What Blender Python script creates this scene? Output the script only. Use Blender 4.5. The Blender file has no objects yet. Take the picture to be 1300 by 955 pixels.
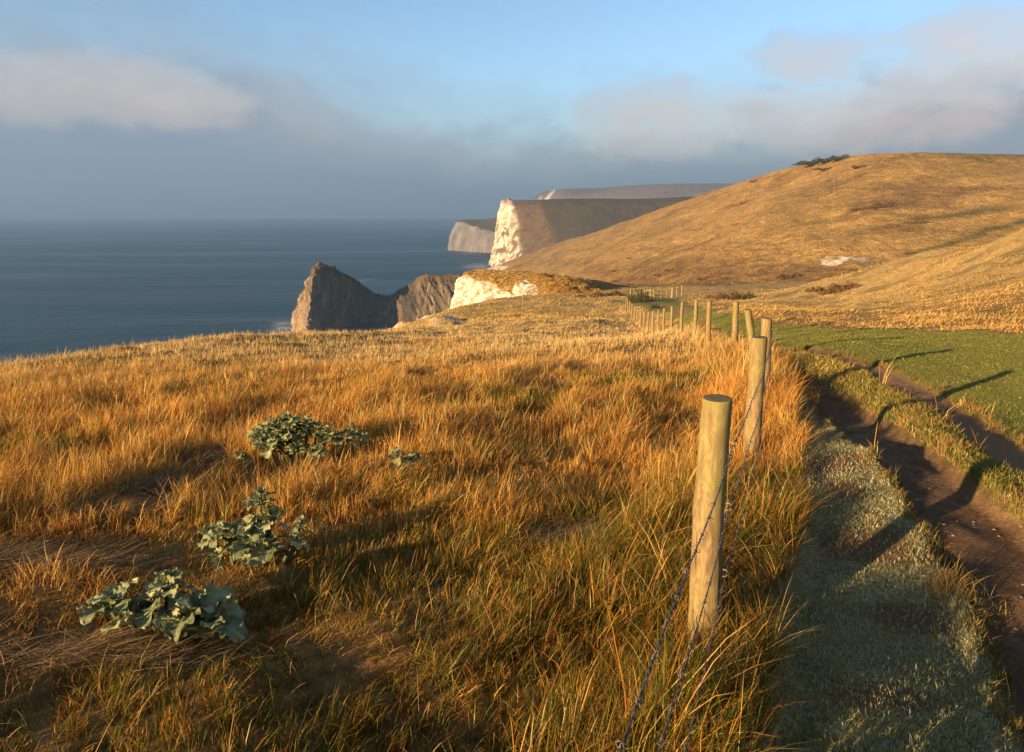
import bpy, math, random
import numpy as np
random.seed(7); RNG = np.random.default_rng(11)
C = bpy.context.scene.collection
TH = math.radians(10.2); FOC = 900.0; CX, CY = 650.0, 432.0
SEA = -100.0

# ------------------------------------------------------------------ camera geometry helpers
def ray(px, py):
    u = (np.asarray(px, float)-CX)/FOC; v = (CY-np.asarray(py, float))/FOC
    y = math.cos(TH)+v*math.sin(TH); z = -math.sin(TH)+v*math.cos(TH)
    return u/y, z/y                       # x/y and z/y of the sight line
def at(px, py, Y):
    a, t = ray(px, py); return np.array([a*Y, Y, t*Y], float)

# ------------------------------------------------------------------ noise
_p = RNG.permutation(256); PERM = np.concatenate([_p, _p, _p])
_g = RNG.normal(size=(256, 3)); GRAD = _g/np.linalg.norm(_g, axis=1)[:, None]
def perlin(P):
    P = np.asarray(P, float); i = np.floor(P).astype(np.int64); f = P-i; w = f*f*f*(f*(f*6-15)+10); i &= 255
    out = 0
    for dx in (0, 1):
        wx = w[:, 0] if dx else 1-w[:, 0]
        for dy in (0, 1):
            wy = w[:, 1] if dy else 1-w[:, 1]
            for dz in (0, 1):
                wz = w[:, 2] if dz else 1-w[:, 2]
                h = PERM[PERM[PERM[(i[:, 0]+dx) & 255]+((i[:, 1]+dy) & 255)]+((i[:, 2]+dz) & 255)]
                g = GRAD[h]
                out = out+wx*wy*wz*(g[:, 0]*(f[:, 0]-dx)+g[:, 1]*(f[:, 1]-dy)+g[:, 2]*(f[:, 2]-dz))
    return out*1.6
def fbm(x, y, z=0.0, sc=1.0, oc=4, ridged=False):
    x = np.asarray(x, float).ravel()*sc; y = np.asarray(y, float).ravel()*sc; z = (np.zeros_like(x)+np.asarray(z, float).ravel())*sc
    tot = 0; amp = 1; nrm = 0
    for k in range(oc):
        n = perlin(np.stack([x+17.3*k, y+5.1*k, z+9.7*k], 1))
        if ridged: n = 1-2*np.abs(n)
        tot = tot+n*amp; nrm += amp; amp *= .5; x = x*2.03; y = y*2.03; z = z*2.03
    return tot/nrm
def sstep(a, b, x):
    t = np.clip((np.asarray(x, float)-a)/(b-a), 0, 1); return t*t*(3-2*t)

# ------------------------------------------------------------------ the near ground as a height field
OFF = 3.0
POSTS = [  # px of top, py of top, horizontal distance, radius
 (910, 506, 2.45, .053), (963, 428, 5.15, .057), (974, 404, 7.85, .058), (951, 392, 10.5, .05), (934.5, 383.5, 13.2, .052),
 (901.5, 382.5, 15.9, .052), (883.5, 380.5, 18.6, .046), (866.5, 383.5, 21.3, .043), (853.5, 388.5, 24, .043), (843.5, 391.5, 26.7, .043),
 (836, 393.5, 29.4, .043), (829.5, 395, 32.1, .043), (823.5, 395.5, 34.8, .043), (818.3, 395.5, 37.5, .043), (813.8, 394, 40.2, .043),
 (809.6, 391.5, 42.9, .043), (806, 388.5, 45.6, .043), (803, 385.5, 48.4, .043), (800.2, 382, 51.5, .05), (797.2, 378.5, 55.5, .05), (795, 376.8, 59.5, .05)]
ctl = []
def cp(px, py, Y): ctl.append(tuple(at(px, py, Y)))
def cz(x, y, z): ctl.append((x, y, z))
for i, (px, py, Y, r) in enumerate(POSTS):
    p = at(px, py, Y); cz(p[0], p[1], p[2]-(1.0 if i else .98))
# fence profile used on the field side
prof_y = [-3, 0, 2.45, 5.15, 7.85, 13.2, 18.6, 24, 30, 36, 45]
prof_z = [-1.35, -1.5, -1.64, -1.93, -2.2, -2.66, -3.2, -3.95, -4.75, -5.75, -7.2]
fz = lambda y: float(np.interp(y, prof_y, prof_z))
for y in (-2.4, 0, 1.2, 2.4, 4, 6, 9):
    for a in (-1.1, -.8, -.5, -.25, 0):
        x = a*(y+OFF); cz(x, y, fz(y)-.02*max(0, -x))
for px, py, Y in [(-250, 520, 11), (0, 476, 14), (120, 454, 18), (280, 432, 23), (420, 427, 27), (540, 425, 33), (620, 416, 38), (700, 409, 40), (760, 407, 41),
                  (100, 500, 10), (300, 465, 15), (450, 455, 18), (600, 445, 20), (750, 436, 19), (650, 430, 26), (550, 437, 25),
                  (575, 404, 58), (606, 387, 80), (650, 379, 86), (700, 376, 88), (640, 392, 66), (700, 390, 62), (760, 388, 62), (740, 380, 80), (785, 377, 78),
                  # right of the fence: paths and meadow
                  (1050, 560, 4.7), (1100, 700, 3.1), (1200, 800, 2.45), (1000, 800, 2.4), (1250, 900, 1.9), (1100, 900, 1.85), (1290, 740, 2.75), (1290, 640, 3.65), (1290, 555, 5.35), (1200, 500, 7.4),
                  (1100, 462, 9.6), (1200, 450, 10.6), (1300, 475, 8.4), (1040, 445, 10.8), (1300, 440, 11.2), (1500, 440, 10.8), (1500, 560, 5.2), (1500, 800, 2.4),
                  (1000, 430, 14), (1150, 430, 13.6), (1300, 414, 15), (1180, 416, 16.5), (1050, 412, 19), (950, 405, 24), (900, 402, 27), (880, 396, 36), (865, 391, 46), (845, 386, 58), (825, 383, 68), (860, 380, 82), (820, 377.5, 88), (780, 374.5, 96),
                  # right slope
                  (1300, 385, 20), (1300, 340, 32), (1300, 291, 46), (1500, 380, 19), (1500, 300, 34), (1500, 230, 48),
                  (1200, 390, 24), (1200, 350, 42), (1185, 318, 62), (1100, 395, 28), (1100, 370, 52), (1090, 347, 82), (1000, 395, 36), (1000, 385, 55), (980, 374, 100),
                  (930, 392, 46), (930, 382, 70), (900, 373, 108), (850, 371, 115), (960, 371, 118),
                  (820, 366, 135), (860, 364, 140), (760, 366, 130), (900, 364, 150), (960, 362, 150)]:
    cp(px, py, Y)
# ground beyond the right slope's crest falls away behind it
for x, y, z in [(46, 62, -3.5), (72, 62, 2), (60, 90, -7), (90, 95, -4), (50, 110, -11), (75, 130, -12), (100, 150, -12), (45, 140, -14.5), (140, 120, 0), (-60, 150, -20), (0, 130, -16), (10, 150, -18)]: cz(x, y, z)
ctl = np.array(ctl)
cU = np.stack([ctl[:, 0]/(ctl[:, 1]+OFF)*1.6, np.log(ctl[:, 1]+OFF)], 1); cT = ctl[:, 2]/(ctl[:, 1]+OFF)
def tps_k(d2): return .5*d2*np.log(d2+1e-12)
def tps_fit(U, T, lam):
    n = len(U); K = tps_k(((U[:, None]-U[None])**2).sum(-1))+lam*np.eye(n)
    Q = np.hstack([np.ones((n, 1)), U]); A = np.block([[K, Q], [Q.T, np.zeros((3, 3))]])
    return np.linalg.solve(A, np.concatenate([T, np.zeros(3)]))
W = tps_fit(cU, cT, 4e-4)
# cliff edge on the sea side (world x,y)
P0 = (-.36, -.25); FENCE = [P0]+[tuple(at(px, py, Y)[:2]) for px, py, Y, r in POSTS]
EDGE = [tuple(at(px, py, Y)[:2]) for px, py, Y in [(-600, 600, 7), (-250, 520, 11), (0, 476, 14.5), (120, 454, 18.5), (280, 432, 24), (420, 427, 28), (535, 424, 34), (560, 404, 58), (598, 388, 80), (640, 379, 90), (700, 376, 95), (760, 374, 104), (790, 370, 150), (800, 368, 260)]]
def polydist(x, y, line):
    """distance to an open polyline and signed side (left negative)"""
    best = np.full(x.shape, 1e9); side = np.zeros(x.shape)
    for (x0, y0), (x1, y1) in zip(line[:-1], line[1:]):
        dx, dy = x1-x0, y1-y0; t = np.clip(((x-x0)*dx+(y-y0)*dy)/(dx*dx+dy*dy), 0, 1)
        ex, ey = x-x0-t*dx, y-y0-t*dy; d = np.hypot(ex, ey); s = np.sign(dx*ey-dy*ex)
        m = d < best; best = np.where(m, d, best); side = np.where(m, s, side)
    return best, side
def base_z(x, y):
    x = np.asarray(x, float); y = np.asarray(y, float); sh = x.shape; x = x.ravel(); y = y.ravel()
    Y = np.maximum(y+OFF, .3); U = np.stack([x/Y*1.6, np.log(Y)], 1); out = np.empty(len(x))
    for i in range(0, len(x), 60000):
        u = U[i:i+60000]; d2 = (u[:, None, 0]-cU[None, :, 0])**2+(u[:, None, 1]-cU[None, :, 1])**2
        out[i:i+60000] = tps_k(d2)@W[:-3]+W[-3]+u@W[-2:]
    z = out*Y
    d, s = polydist(x, y, EDGE); d = np.where(s > 0, d, 0)     # seaward of the edge
    d = np.maximum(0, d+1.5*fbm(x, y, 0, .12, 2)*sstep(0, 4, d))
    drop = np.where(d < 13, .055*d*d, .055*169+1.43*(d-13))
    return np.maximum(z-drop, SEA-6).reshape(sh)
NA_, NS_ = 620, 820; A0_, A1_ = -1.45, 1.45; S0_, S1_ = math.log(.45), math.log(158+OFF)
def _grid_xy():
    A, S = np.meshgrid(np.linspace(A0_, A1_, NA_), np.linspace(S0_, S1_, NS_)); Y = np.exp(S); return (A*Y).ravel(), (Y-OFF).ravel()
GX, GY = _grid_xy(); GRID = {'z': base_z(GX, GY)}
def look(name, x, y):
    """bilinear look-up of a field stored on the ground grid"""
    Y = np.maximum(y+OFF, .4501); u = np.clip((x/Y-A0_)/(A1_-A0_)*(NA_-1), 0, NA_-1.001); v = np.clip((np.log(Y)-S0_)/(S1_-S0_)*(NS_-1), 0, NS_-1.001)
    i = u.astype(int); j = v.astype(int); f = u-i; g = v-j; G = GRID[name].reshape(NS_, NA_)
    return (G[j, i]*(1-f)+G[j, i+1]*f)*(1-g)+(G[j+1, i]*(1-f)+G[j+1, i+1]*f)*g
slow_z = base_z
def base_z(x, y): x = np.asarray(x, float); y = np.asarray(y, float); return look('z', x.ravel(), y.ravel()).reshape(x.shape)
_d, _s = polydist(GX, GY, EDGE); GRID['edge'] = _d*_s
def hit(px, py):
    """where a sight line meets the ground"""
    a, t = ray(px, py); Y = np.exp(np.linspace(math.log(.8), math.log(140), 900)); z = base_z(a*Y, Y)
    k = np.argmax(t*Y < z); return (a*Y[k], Y[k])
def closed(edge1, edge2):
    return [hit(*p) for p in edge1]+[hit(*p) for p in reversed(edge2)]
L_frost = [(1450, 1500), (960, 1150), (975, 900), (1000, 770), (1024, 699), (1030, 630), (1019, 541), (1007, 484), (1000, 472)]
L_frost = [(900, 1500), (930, 1150), (975, 900), (1000, 770), (1024, 699), (1030, 630), (1019, 541), (1007, 484), (997, 470)]
L_dirt0 = [(1420, 1500), (1370, 1150), (1300, 900), (1262, 800), (1243, 745), (1219, 699), (1173, 639), (1126, 583), (1080, 541), (1030, 499), (1004, 473)]
L_dirt1 = [(1900, 1500), (1800, 1100), (1500, 840), (1400, 738), (1294, 645), (1220, 590), (1150, 538), (1080, 496), (1010, 462), (960, 452)]
L_bank1 = [(2200, 1500), (2100, 1050), (1600, 800), (1400, 668), (1300, 606), (1247, 574), (1173, 513), (1098, 472), (1052, 452), (985, 446)]
L_mead = [(2300, 1000), (1700, 740), (1400, 612), (1300, 563), (1243, 528), (1201, 501), (1126, 467), (1094, 457), (1010, 441), (962, 437)]
P_frost = closed(L_frost, L_dirt0); P_dirt = closed(L_dirt0+[(985, 462), (955, 452)], L_dirt1); P_bank = closed(L_dirt1, L_bank1); P_trk = closed(L_bank1, L_mead)
P_mead = [hit(*p) for p in L_mead]+[hit(*p) for p in [(935, 428), (905, 425), (886, 418), (868, 410), (858, 405), (846, 401), (838, 398), (828, 396), (820, 392), (812, 387), (806, 382), (808, 377.5), (840, 377.5), (858, 380), (878, 386), (915, 398), (960, 407), (1000, 415), (1080, 417), (1170, 420), (1300, 423), (1700, 430)]]
L_far = [hit(*p) for p in [(868, 398), (850, 392), (836, 388), (826, 384.5), (818, 381), (816, 378.5)]]     # bare track down the valley
def sdf(x, y, poly):
    """signed distance, inside positive"""
    poly = list(poly); d, _ = polydist(x, y, poly+[poly[0]]); ins = np.zeros(x.shape, bool)
    for (x0, y0), (x1, y1) in zip(poly, poly[1:]+[poly[0]]):
        c = (y0 > y) != (y1 > y); ins ^= c & (x < (x1-x0)*(y-y0)/(y1-y0+1e-12)+x0)
    return np.where(ins, d, -d)
def masks(x, y):
    return {k: look(k, x, y) for k in ('dirt', 'trk', 'bank', 'frost', 'mead')}
def grid_masks(x, y):
    n = fbm(x, y, 3, 2.2, 3)*.12; n2 = fbm(x, y, 8, .5, 3)*.55
    far = np.clip(y/12, .35, 2.5)
    m = {}
    m['dirt'] = sstep(-.07, .07, sdf(x, y, P_dirt)+n*far)
    m['trk'] = sstep(-.07, .07, sdf(x, y, P_trk)+n*far*.8)
    m['bank'] = sstep(-.08, .08, sdf(x, y, P_bank)+n*.5)
    m['frost'] = sstep(-.1, .1, sdf(x, y, P_frost)+n*.6)
    m['mead'] = sstep(-.15, .15, sdf(x, y, P_mead)+(n+n2)*far)
    d, _ = polydist(x, y, L_far); m['trk'] = np.maximum(m['trk'], sstep(.55, .3, d+n*2))
    return m
GRID.update(grid_masks(GX, GY))
_q = np.stack([GX, np.maximum(GY, .5), GRID['z']], 1); _dep = _q[:, 1]*math.cos(TH)-_q[:, 2]*math.sin(TH); _px = CX+FOC*_q[:, 0]/_dep; _py = CY-FOC*(_q[:, 2]*math.cos(TH)+_q[:, 1]*math.sin(TH))/_dep
GRID['chalk'] = np.where((GY > 42) & (GY < 112), np.maximum(sstep(1.15, .7, np.hypot((_px-566)/25, (_py-411)/9)+fbm(GX, GY, 0, .5, 3)*.6), sstep(2, 5, GRID['edge']+fbm(GX, GY, 0, .3, 3)*3)), 0)
GRID['worn'] = np.zeros(len(GX))
for _p in ((1104, 668, .26, .22), (1150, 752, .2, .16), (1062, 566, .2, .35), (1068, 600, .15, .2), (1120, 850, .25, .1)):
    _c = hit(_p[0], _p[1]); GRID['worn'] = np.maximum(GRID['worn'], sstep(1.25, .6, np.hypot((GX-_c[0])/_p[2], (GY-_c[1])/_p[3])+fbm(GX, GY, 9, 4, 3)*.7))
def ground_z(x, y, m=None, fine=True):
    x = np.asarray(x, float); y = np.asarray(y, float)
    z = base_z(x, y); m = m or masks(x, y)
    soft = np.maximum.reduce([m['dirt'], m['trk'], m['bank'], m['frost'], m['mead']])
    wild = 1-soft
    z = z-m['dirt']*(.155+.04*fbm(x, y, 70, 1.5, 3))-m['trk']*.035+m['bank']*.0-m['frost']*.10
    z = z+fbm(x, y, 1, .9, 3)*(.03+.085*wild)*sstep(-.5, 2, y)+fbm(x, y, 11, 2.3, 2)*.055*wild
    hum = sstep(12, 30, y)*wild
    z = z+hum*(fbm(x, y, 5, .22, 3)*.28+fbm(x, y, 6, .9, 2)*.12)
    z = z+look('chalk', x, y)*(fbm(x, y, 0, .5, 4)*1.0+.05)
    if fine:
        z = z+fbm(x, y, 2, 5.0, 3)*(.008+.012*m['bank']+.02*wild)+m['dirt']*fbm(x, y, 7, 3., 3)*.015
    return z

# ------------------------------------------------------------------ mesh helpers
def link(o, parent=None):
    C.objects.link(o)
    if parent: o.parent = parent
    return o
def np_mesh(name, V, quads=None, tris=None, mat=None, attrs=None, smooth=True, parent=None, loc=None):
    me = bpy.data.meshes.new(name); V = np.asarray(V, np.float32)
    nq = 0 if quads is None else len(quads); nt = 0 if tris is None else len(tris)
    me.vertices.add(len(V)); me.vertices.foreach_set('co', V.ravel())
    li = np.concatenate(([np.asarray(quads).ravel()] if nq else [])+([np.asarray(tris).ravel()] if nt else [])).astype(np.int32)
    me.loops.add(len(li)); me.loops.foreach_set('vertex_index', li)
    tot = np.concatenate([np.full(nq, 4), np.full(nt, 3)]).astype(np.int32); st = np.concatenate([[0], np.cumsum(tot)[:-1]]).astype(np.int32)
    me.polygons.add(nq+nt); me.polygons.foreach_set('loop_start', st); me.polygons.foreach_set('loop_total', tot)
    me.polygons.foreach_set('use_smooth', np.full(nq+nt, smooth))
    me.update(calc_edges=True)
    for k, v in (attrs or {}).items():
        v = np.asarray(v, np.float32)
        if v.ndim == 2:
            a = me.attributes.new(k, 'FLOAT_COLOR', 'POINT'); a.data.foreach_set('color', np.hstack([v, np.ones((len(v), 1), np.float32)]).ravel().astype(np.float32))
        else:
            a = me.attributes.new(k, 'FLOAT', 'POINT'); a.data.foreach_set('value', v)
    if mat: me.materials.append(mat)
    o = bpy.data.objects.new(name, me)
    if loc is not None: o.location = loc
    return link(o, parent)
def grid_quads(nr, nc):
    i = np.arange(nr*nc).reshape(nr, nc); return np.stack([i[:-1, :-1], i[:-1, 1:], i[1:, 1:], i[1:, :-1]], -1).reshape(-1, 4)
def tag(o, label=None, cat=None, group=None, kind=None):
    for k, v in (('label', label), ('category', cat), ('group', group), ('kind', kind)):
        if v: o[k] = v
    return o
def thing(name, label, cat, loc=(0, 0, 0), group=None):
    o = bpy.data.objects.new(name, None); o.location = loc; o.empty_display_size = .2
    return tag(link(o), label, cat, group)

# ------------------------------------------------------------------ material helpers
class N:
    def __init__(s, name, rough=.9):
        s.m = bpy.data.materials.new(name); s.m.use_nodes = True; s.t = s.m.node_tree; s.b = s.t.nodes['Principled BSDF']
        s.b.inputs['Roughness'].default_value = rough; s.b.inputs['Specular IOR Level'].default_value = .2
    def n(s, typ, **kw):
        nd = s.t.nodes.new(typ)
        for k, v in kw.items(): setattr(nd, k, v)
        return nd
    def set(s, sock, v):
        if hasattr(v, 'is_output') or isinstance(v, bpy.types.NodeSocket): s.t.links.new(v, sock)
        else: sock.default_value = v
    def coord(s, scale=(1, 1, 1), rot=(0, 0, 0)):
        g = s.n('ShaderNodeTexCoord'); mp = s.n('ShaderNodeMapping'); s.t.links.new(g.outputs['Object'], mp.inputs[0])
        mp.inputs['Scale'].default_value = scale; mp.inputs['Rotation'].default_value = rot; return mp.outputs[0]
    def noise(s, sc, det=4, rough=.55, co=None, dist=0):
        nd = s.n('ShaderNodeTexNoise'); nd.inputs['Scale'].default_value = sc; nd.inputs['Detail'].default_value = det
        nd.inputs['Roughness'].default_value = rough; nd.inputs['Distortion'].default_value = dist
        s.t.links.new(co if co is not None else s.coord(), nd.inputs['Vector']); return nd.outputs['Fac']
    def ramp(s, fac, stops, interp='LINEAR'):
        nd = s.n('ShaderNodeValToRGB'); r = nd.color_ramp; r.interpolation = interp
        while len(r.elements) < len(stops): r.elements.new(.5)
        for e, (p, c) in zip(r.elements, stops):
            e.position = p; e.color = (c, c, c, 1) if not hasattr(c, '__len__') else (*c, 1)
        s.t.links.new(fac, nd.inputs[0]); return nd.outputs[0]
    def mix(s, f, a, b, typ='MIX'):
        nd = s.n('ShaderNodeMix', data_type='RGBA', blend_type=typ)
        s.set(nd.inputs[0], f); s.set(nd.inputs[6], a if not isinstance(a, tuple) else (*a, 1)); s.set(nd.inputs[7], b if not isinstance(b, tuple) else (*b, 1)); return nd.outputs[2]
    def math(s, op, a, b=0.0, clamp=False):
        nd = s.n('ShaderNodeMath', operation=op, use_clamp=clamp); s.set(nd.inputs[0], a); s.set(nd.inputs[1], b); return nd.outputs[0]
    def attr(s, name, col=False):
        nd = s.n('ShaderNodeAttribute', attribute_name=name); return nd.outputs['Color' if col else 'Fac']
    def bump(s, h, st=.5, dist=.05):
        nd = s.n('ShaderNodeBump'); nd.inputs['Strength'].default_value = st; nd.inputs['Distance'].default_value = dist
        s.t.links.new(h, nd.inputs['Height']); s.t.links.new(nd.outputs[0], s.b.inputs['Normal'])
    def col(s, c): s.set(s.b.inputs['Base Color'], c if not isinstance(c, tuple) else (*c, 1)); return s
    def normal_z(s):
        g = s.n('ShaderNodeNewGeometry'); x = s.n('ShaderNodeSeparateXYZ'); s.t.links.new(g.outputs['Normal'], x.inputs[0]); return x.outputs[2]

def ground_mat():
    k = N('ground_turf_and_soil', .95)
    n1 = k.noise(1.2, 6); n2 = k.noise(9, 6, .65); n3 = k.noise(45, 5, .7); n4 = k.noise(.25, 4)
    dry = k.ramp(n2, [(.25, (.11, .055, .018)), (.5, (.24, .135, .045)), (.75, (.38, .235, .085))])
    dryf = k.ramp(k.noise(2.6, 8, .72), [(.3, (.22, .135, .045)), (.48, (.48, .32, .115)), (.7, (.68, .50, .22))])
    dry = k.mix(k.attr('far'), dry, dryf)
    dry = k.mix(k.ramp(n4, [(.5, 0), (.62, .55)]), dry, (.10, .095, .02))
    mead = k.ramp(n2, [(.25, (.15, .17, .022)), (.55, (.22, .235, .035)), (.8, (.31, .28, .055))])
    mead = k.mix(k.ramp(n1, [(.42, 0), (.62, .6)]), mead, (.25, .185, .045))
    mead = k.mix(k.ramp(n3, [(.5, 0), (.75, .4)]), mead, (.3, .27, .10))
    dirt = k.ramp(k.mix(.5, n2, n3), [(.3, (.09, .05, .026)), (.52, (.185, .112, .06)), (.68, (.33, .22, .13))])
    dirt = k.mix(k.ramp(k.noise(3.3, 6, .65), [(.45, 0), (.65, .6)]), dirt, (.10, .055, .03))
    dirt = k.mix(k.ramp(n3, [(.66, 0), (.72, .5)]), dirt, (.3, .24, .17))
    frost = k.ramp(n3, [(.3, (.11, .105, .042)), (.5, (.28, .265, .115)), (.72, (.58, .54, .33))])
    frost = k.mix(k.ramp(k.noise(1.9, 5, .6), [(.54, 0), (.64, .9)]), frost, dirt)
    frost = k.mix(k.ramp(k.noise(5, 5, .7), [(.5, 0), (.7, .5)]), frost, (.07, .06, .03))
    frost = k.mix(k.attr('worn'), frost, k.mix(.5, dirt, (.2, .11, .05)))
    bank = k.ramp(n2, [(.3, (.05, .065, .014)), (.5, (.12, .115, .025)), (.7, (.3, .19, .06))])
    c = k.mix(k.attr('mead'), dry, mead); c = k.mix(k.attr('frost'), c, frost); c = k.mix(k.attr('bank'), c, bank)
    c = k.mix(k.attr('trk'), c, k.mix(.6, dirt, (.36, .21, .10))); c = k.mix(k.attr('dirt'), c, dirt)
    ch = k.ramp(k.noise(.9, 6, .7), [(.43, 0), (.5, 1)])
    c = k.mix(k.math('MULTIPLY', k.attr('chalk'), ch), c, k.ramp(n2, [(.3, (.42, .33, .2)), (.6, (.74, .66, .5))]))
    k.col(c); k.bump(k.math('ADD', n3, k.math('MULTIPLY', n2, 2.)), .6, .03); return k.m

BROWN = [1.0]; TURF = [(.085, .08, .025), (.17, .14, .04)]
def hill_mat(name, dark, mid, lite, sc=.05, green=.4, fine=.6, streak=True):
    k = N(name, .95)
    co = k.coord((1, 1, 1.6)); a = k.noise(sc*9, 8, .68, co); b = k.noise(sc, 5, .55, co); c_ = k.noise(sc*60, 3, .6, co)
    col = k.ramp(a, [(.32, dark), (.5, mid), (.66, lite)])
    st = k.noise(sc*2.2, 6, .6, k.coord((.35, 1.3, 3.0), (0, 0, .5)), 1.2)
    col = k.mix(k.ramp(st, [(.52, 0), (.62, .55)]), col, dark)
    col = k.mix(k.ramp(b, [(.5, 0), (.62, green)]), col, (.19, .15, .04))
    col = k.mix(k.ramp(k.noise(sc*3.1, 7, .7), [(.6, 0), (.68, .75)]), col, (.105, .06, .026))
    col = k.mix(k.ramp(c_, [(.42, .8), (.54, 0)]), col, dark); col = k.mix(k.ramp(k.noise(sc*22, 5, .7, co), [(.36, .8), (.48, 0)]), col, dark)
    col = k.mix(k.math('MULTIPLY', k.attr('brown'), BROWN[0]), col, k.mix(k.ramp(a, [(.35, 0), (.6, 1)]), (.10, .055, .02), (.24, .14, .05)))
    gr = k.attr('turf'); col = k.mix(gr, col, k.ramp(c_, [(.3, TURF[0]), (.7, TURF[1])]))
    chalk = k.ramp(k.noise(sc*10, 8, .75, k.coord((1, 1, .35))), [(.34, (.24, .16, .08)), (.46, (.55, .45, .32)), (.56, (.82, .76, .62))])
    col = k.mix(k.attr('chalk'), col, chalk)
    k.col(col); k.bump(k.math('ADD', k.math('MULTIPLY', a, 2.), c_), fine, .4/ (sc*20)); return k.m

def cliff_mat(name, white, greyf=0.0, sc=.02):
    """white or grey rock where steep, turf where flat"""
    k = N(name, .95)
    v = k.noise(sc*5, 8, .72, k.coord((1, 1, .22))); f = k.noise(sc*22, 6, .7); st = k.noise(sc*3, 6, .6, k.coord((1, 1, .12)), .8)
    rock = k.ramp(v, white)
    rock = k.mix(k.ramp(st, [(.52, 0), (.62, .5)]), rock, (.3, .22, .14) if not greyf else (.09, .08, .075))
    turf = k.ramp(f, [(.3, (.085, .07, .025)), (.5, (.17, .125, .045)), (.7, (.26, .19, .075))])
    c = k.mix(k.attr('turf'), rock, turf); k.col(c); k.bump(k.math('ADD', k.math('MULTIPLY', v, 2.), f), .7, .03/sc); return k.m

# ------------------------------------------------------------------ ground sheet
def build_ground():
    na, ns = NA_, NS_; x, y = GX, GY
    m = masks(x, y); z = ground_z(x, y, m)
    e = GRID['edge']
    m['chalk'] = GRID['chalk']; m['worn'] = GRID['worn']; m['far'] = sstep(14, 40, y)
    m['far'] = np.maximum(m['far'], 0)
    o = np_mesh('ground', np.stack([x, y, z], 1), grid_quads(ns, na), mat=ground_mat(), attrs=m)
    tag(o, kind='structure'); return o
build_ground()

# ------------------------------------------------------------------ lofted hills and cliffs
def cr(P, n):
    """Catmull-Rom resample along axis 0 of P (k, ..., 3) to n samples"""
    P = np.asarray(P, float); k = len(P); u = np.linspace(0, k-1, n); i = np.minimum(u.astype(int), k-2); f = (u-i).reshape(-1, *([1]*(P.ndim-1)))
    g = lambda j: P[np.clip(j, 0, k-1)]
    p0, p1, p2, p3 = g(i-1), g(i), g(i+1), g(i+2)
    return .5*((2*p1)+(-p0+p2)*f+(2*p0-5*p1+4*p2-p3)*f*f+(-p0+3*p1-3*p2+p3)*f**3)
LOFT = {}
def loft(name, rows, nu, nv, mat, disp, attrs, vdens=None):
    G = np.array([[p if len(p) == 4 else at(*p) for p in r] for r in [[(q[:3] if q[0] != 'w' else q) for q in r] for r in rows]], dtype=object)
    G = np.array([[np.array(p[1:], float) if p[0] == 'w' else at(*p) for p in r] for r in rows])     # rows x K x 3
    G = cr(G, nv); G = np.swapaxes(cr(np.swapaxes(G, 0, 1), nu), 0, 1)                               # nv x nu x 3
    V = G.reshape(-1, 3).copy()
    du = np.gradient(G, axis=1); dv = np.gradient(G, axis=0); nrm = np.cross(du, dv).reshape(-1, 3); nrm /= np.linalg.norm(nrm, axis=1)[:, None]+1e-9
    nrm[nrm[:, 2] < -.2] *= -1
    uu, vv = np.meshgrid(np.linspace(0, 1, nu), np.linspace(0, 1, nv)); uu = uu.ravel(); vv = vv.ravel()
    V = V+nrm*disp(V, uu, vv, nrm)[:, None]
    at_ = attrs(V, uu, vv, nrm)
    LOFT[name] = (V.reshape(nv, nu, 3), {k: v.reshape(nv, nu) for k, v in at_.items()})
    o = np_mesh(name, V, grid_quads(nv, nu), mat=mat, attrs=at_); return tag(o, kind='structure')
def w(x, y, z): return ('w', x, y, z)

# big golden hill on the right: rows run from its foot to beyond its crest, columns from the sea to the right
HX = [(612, 346), (640, 336), (700, 313), (760, 293), (820, 272), (870, 254), (930, 234.5), (985, 216.5), (1050, 203), (1130, 195), (1220, 194), (1300, 194.5), (1450, 197), (1800, 210), (2300, 240)]
HY = [980, 940, 880, 820, 740, 680, 600, 540, 480, 440, 430, 430, 430, 440, 460]
crest = [(px, py, Y) for (px, py), Y in zip(HX, HY)]
foot_y = [600, 520, 440, 330, 270, 235, 205, 190, 180, 170, 165, 160, 155, 150, 145]
foot_p = [(600, 380), (640, 376), (690, 372), (740, 372), (780, 372), (830, 373), (880, 376), (940, 379), (1010, 380), (1090, 376), (1200, 365), (1300, 350), (1450, 330), (1800, 310), (2300, 300)]
r0 = [(px, py+16, Y*.8) for (px, py), Y in zip(foot_p, foot_y)]
r1 = [(px, py, Y) for (px, py), Y in zip(foot_p, foot_y)]
def lerp_row(f, bulge=0):
    out = []
    for (px, py), Y, (cx, cy, cY) in zip(foot_p, foot_y, crest):
        out.append((px+(cx-px)*f, py+(cy-py)*(f+bulge), math.exp(math.log(Y)*(1-f)+math.log(cY)*f)))
    return out
def beyond(row, dy, dz, kx=1.0):
    out = []
    for r in row:
        p = at(*r); out.append(w(p[0]*kx*(p[1]+dy)/p[1], p[1]+dy, p[2]-dz))
    return out
rowsB = [r0, r1, lerp_row(.25, .02), lerp_row(.5, .03), lerp_row(.75, .03), lerp_row(.92, .02), crest, beyond(crest, 60, 3), beyond(crest, 200, 30), beyond(crest, 330, 110)]
def dispB(V, u, v, n):
    x, y, z = V.T; tz = fbm(x, y, 4, .09, 4, True)*1.1
    d = fbm(x, y, 0, .012, 4)*4.5+fbm(x, y, 0, .05, 4)*1.6+fbm(x, y, 0, .3, 3)*.45
    gul = fbm(x*.9, y*.35, 2, .02, 3, True)*2.2
    return (d-gul+tz*sstep(500, 200, y))*sstep(0, .1, v)*(1-.75*np.exp(-((v-.667)/.035)**2))
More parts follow.
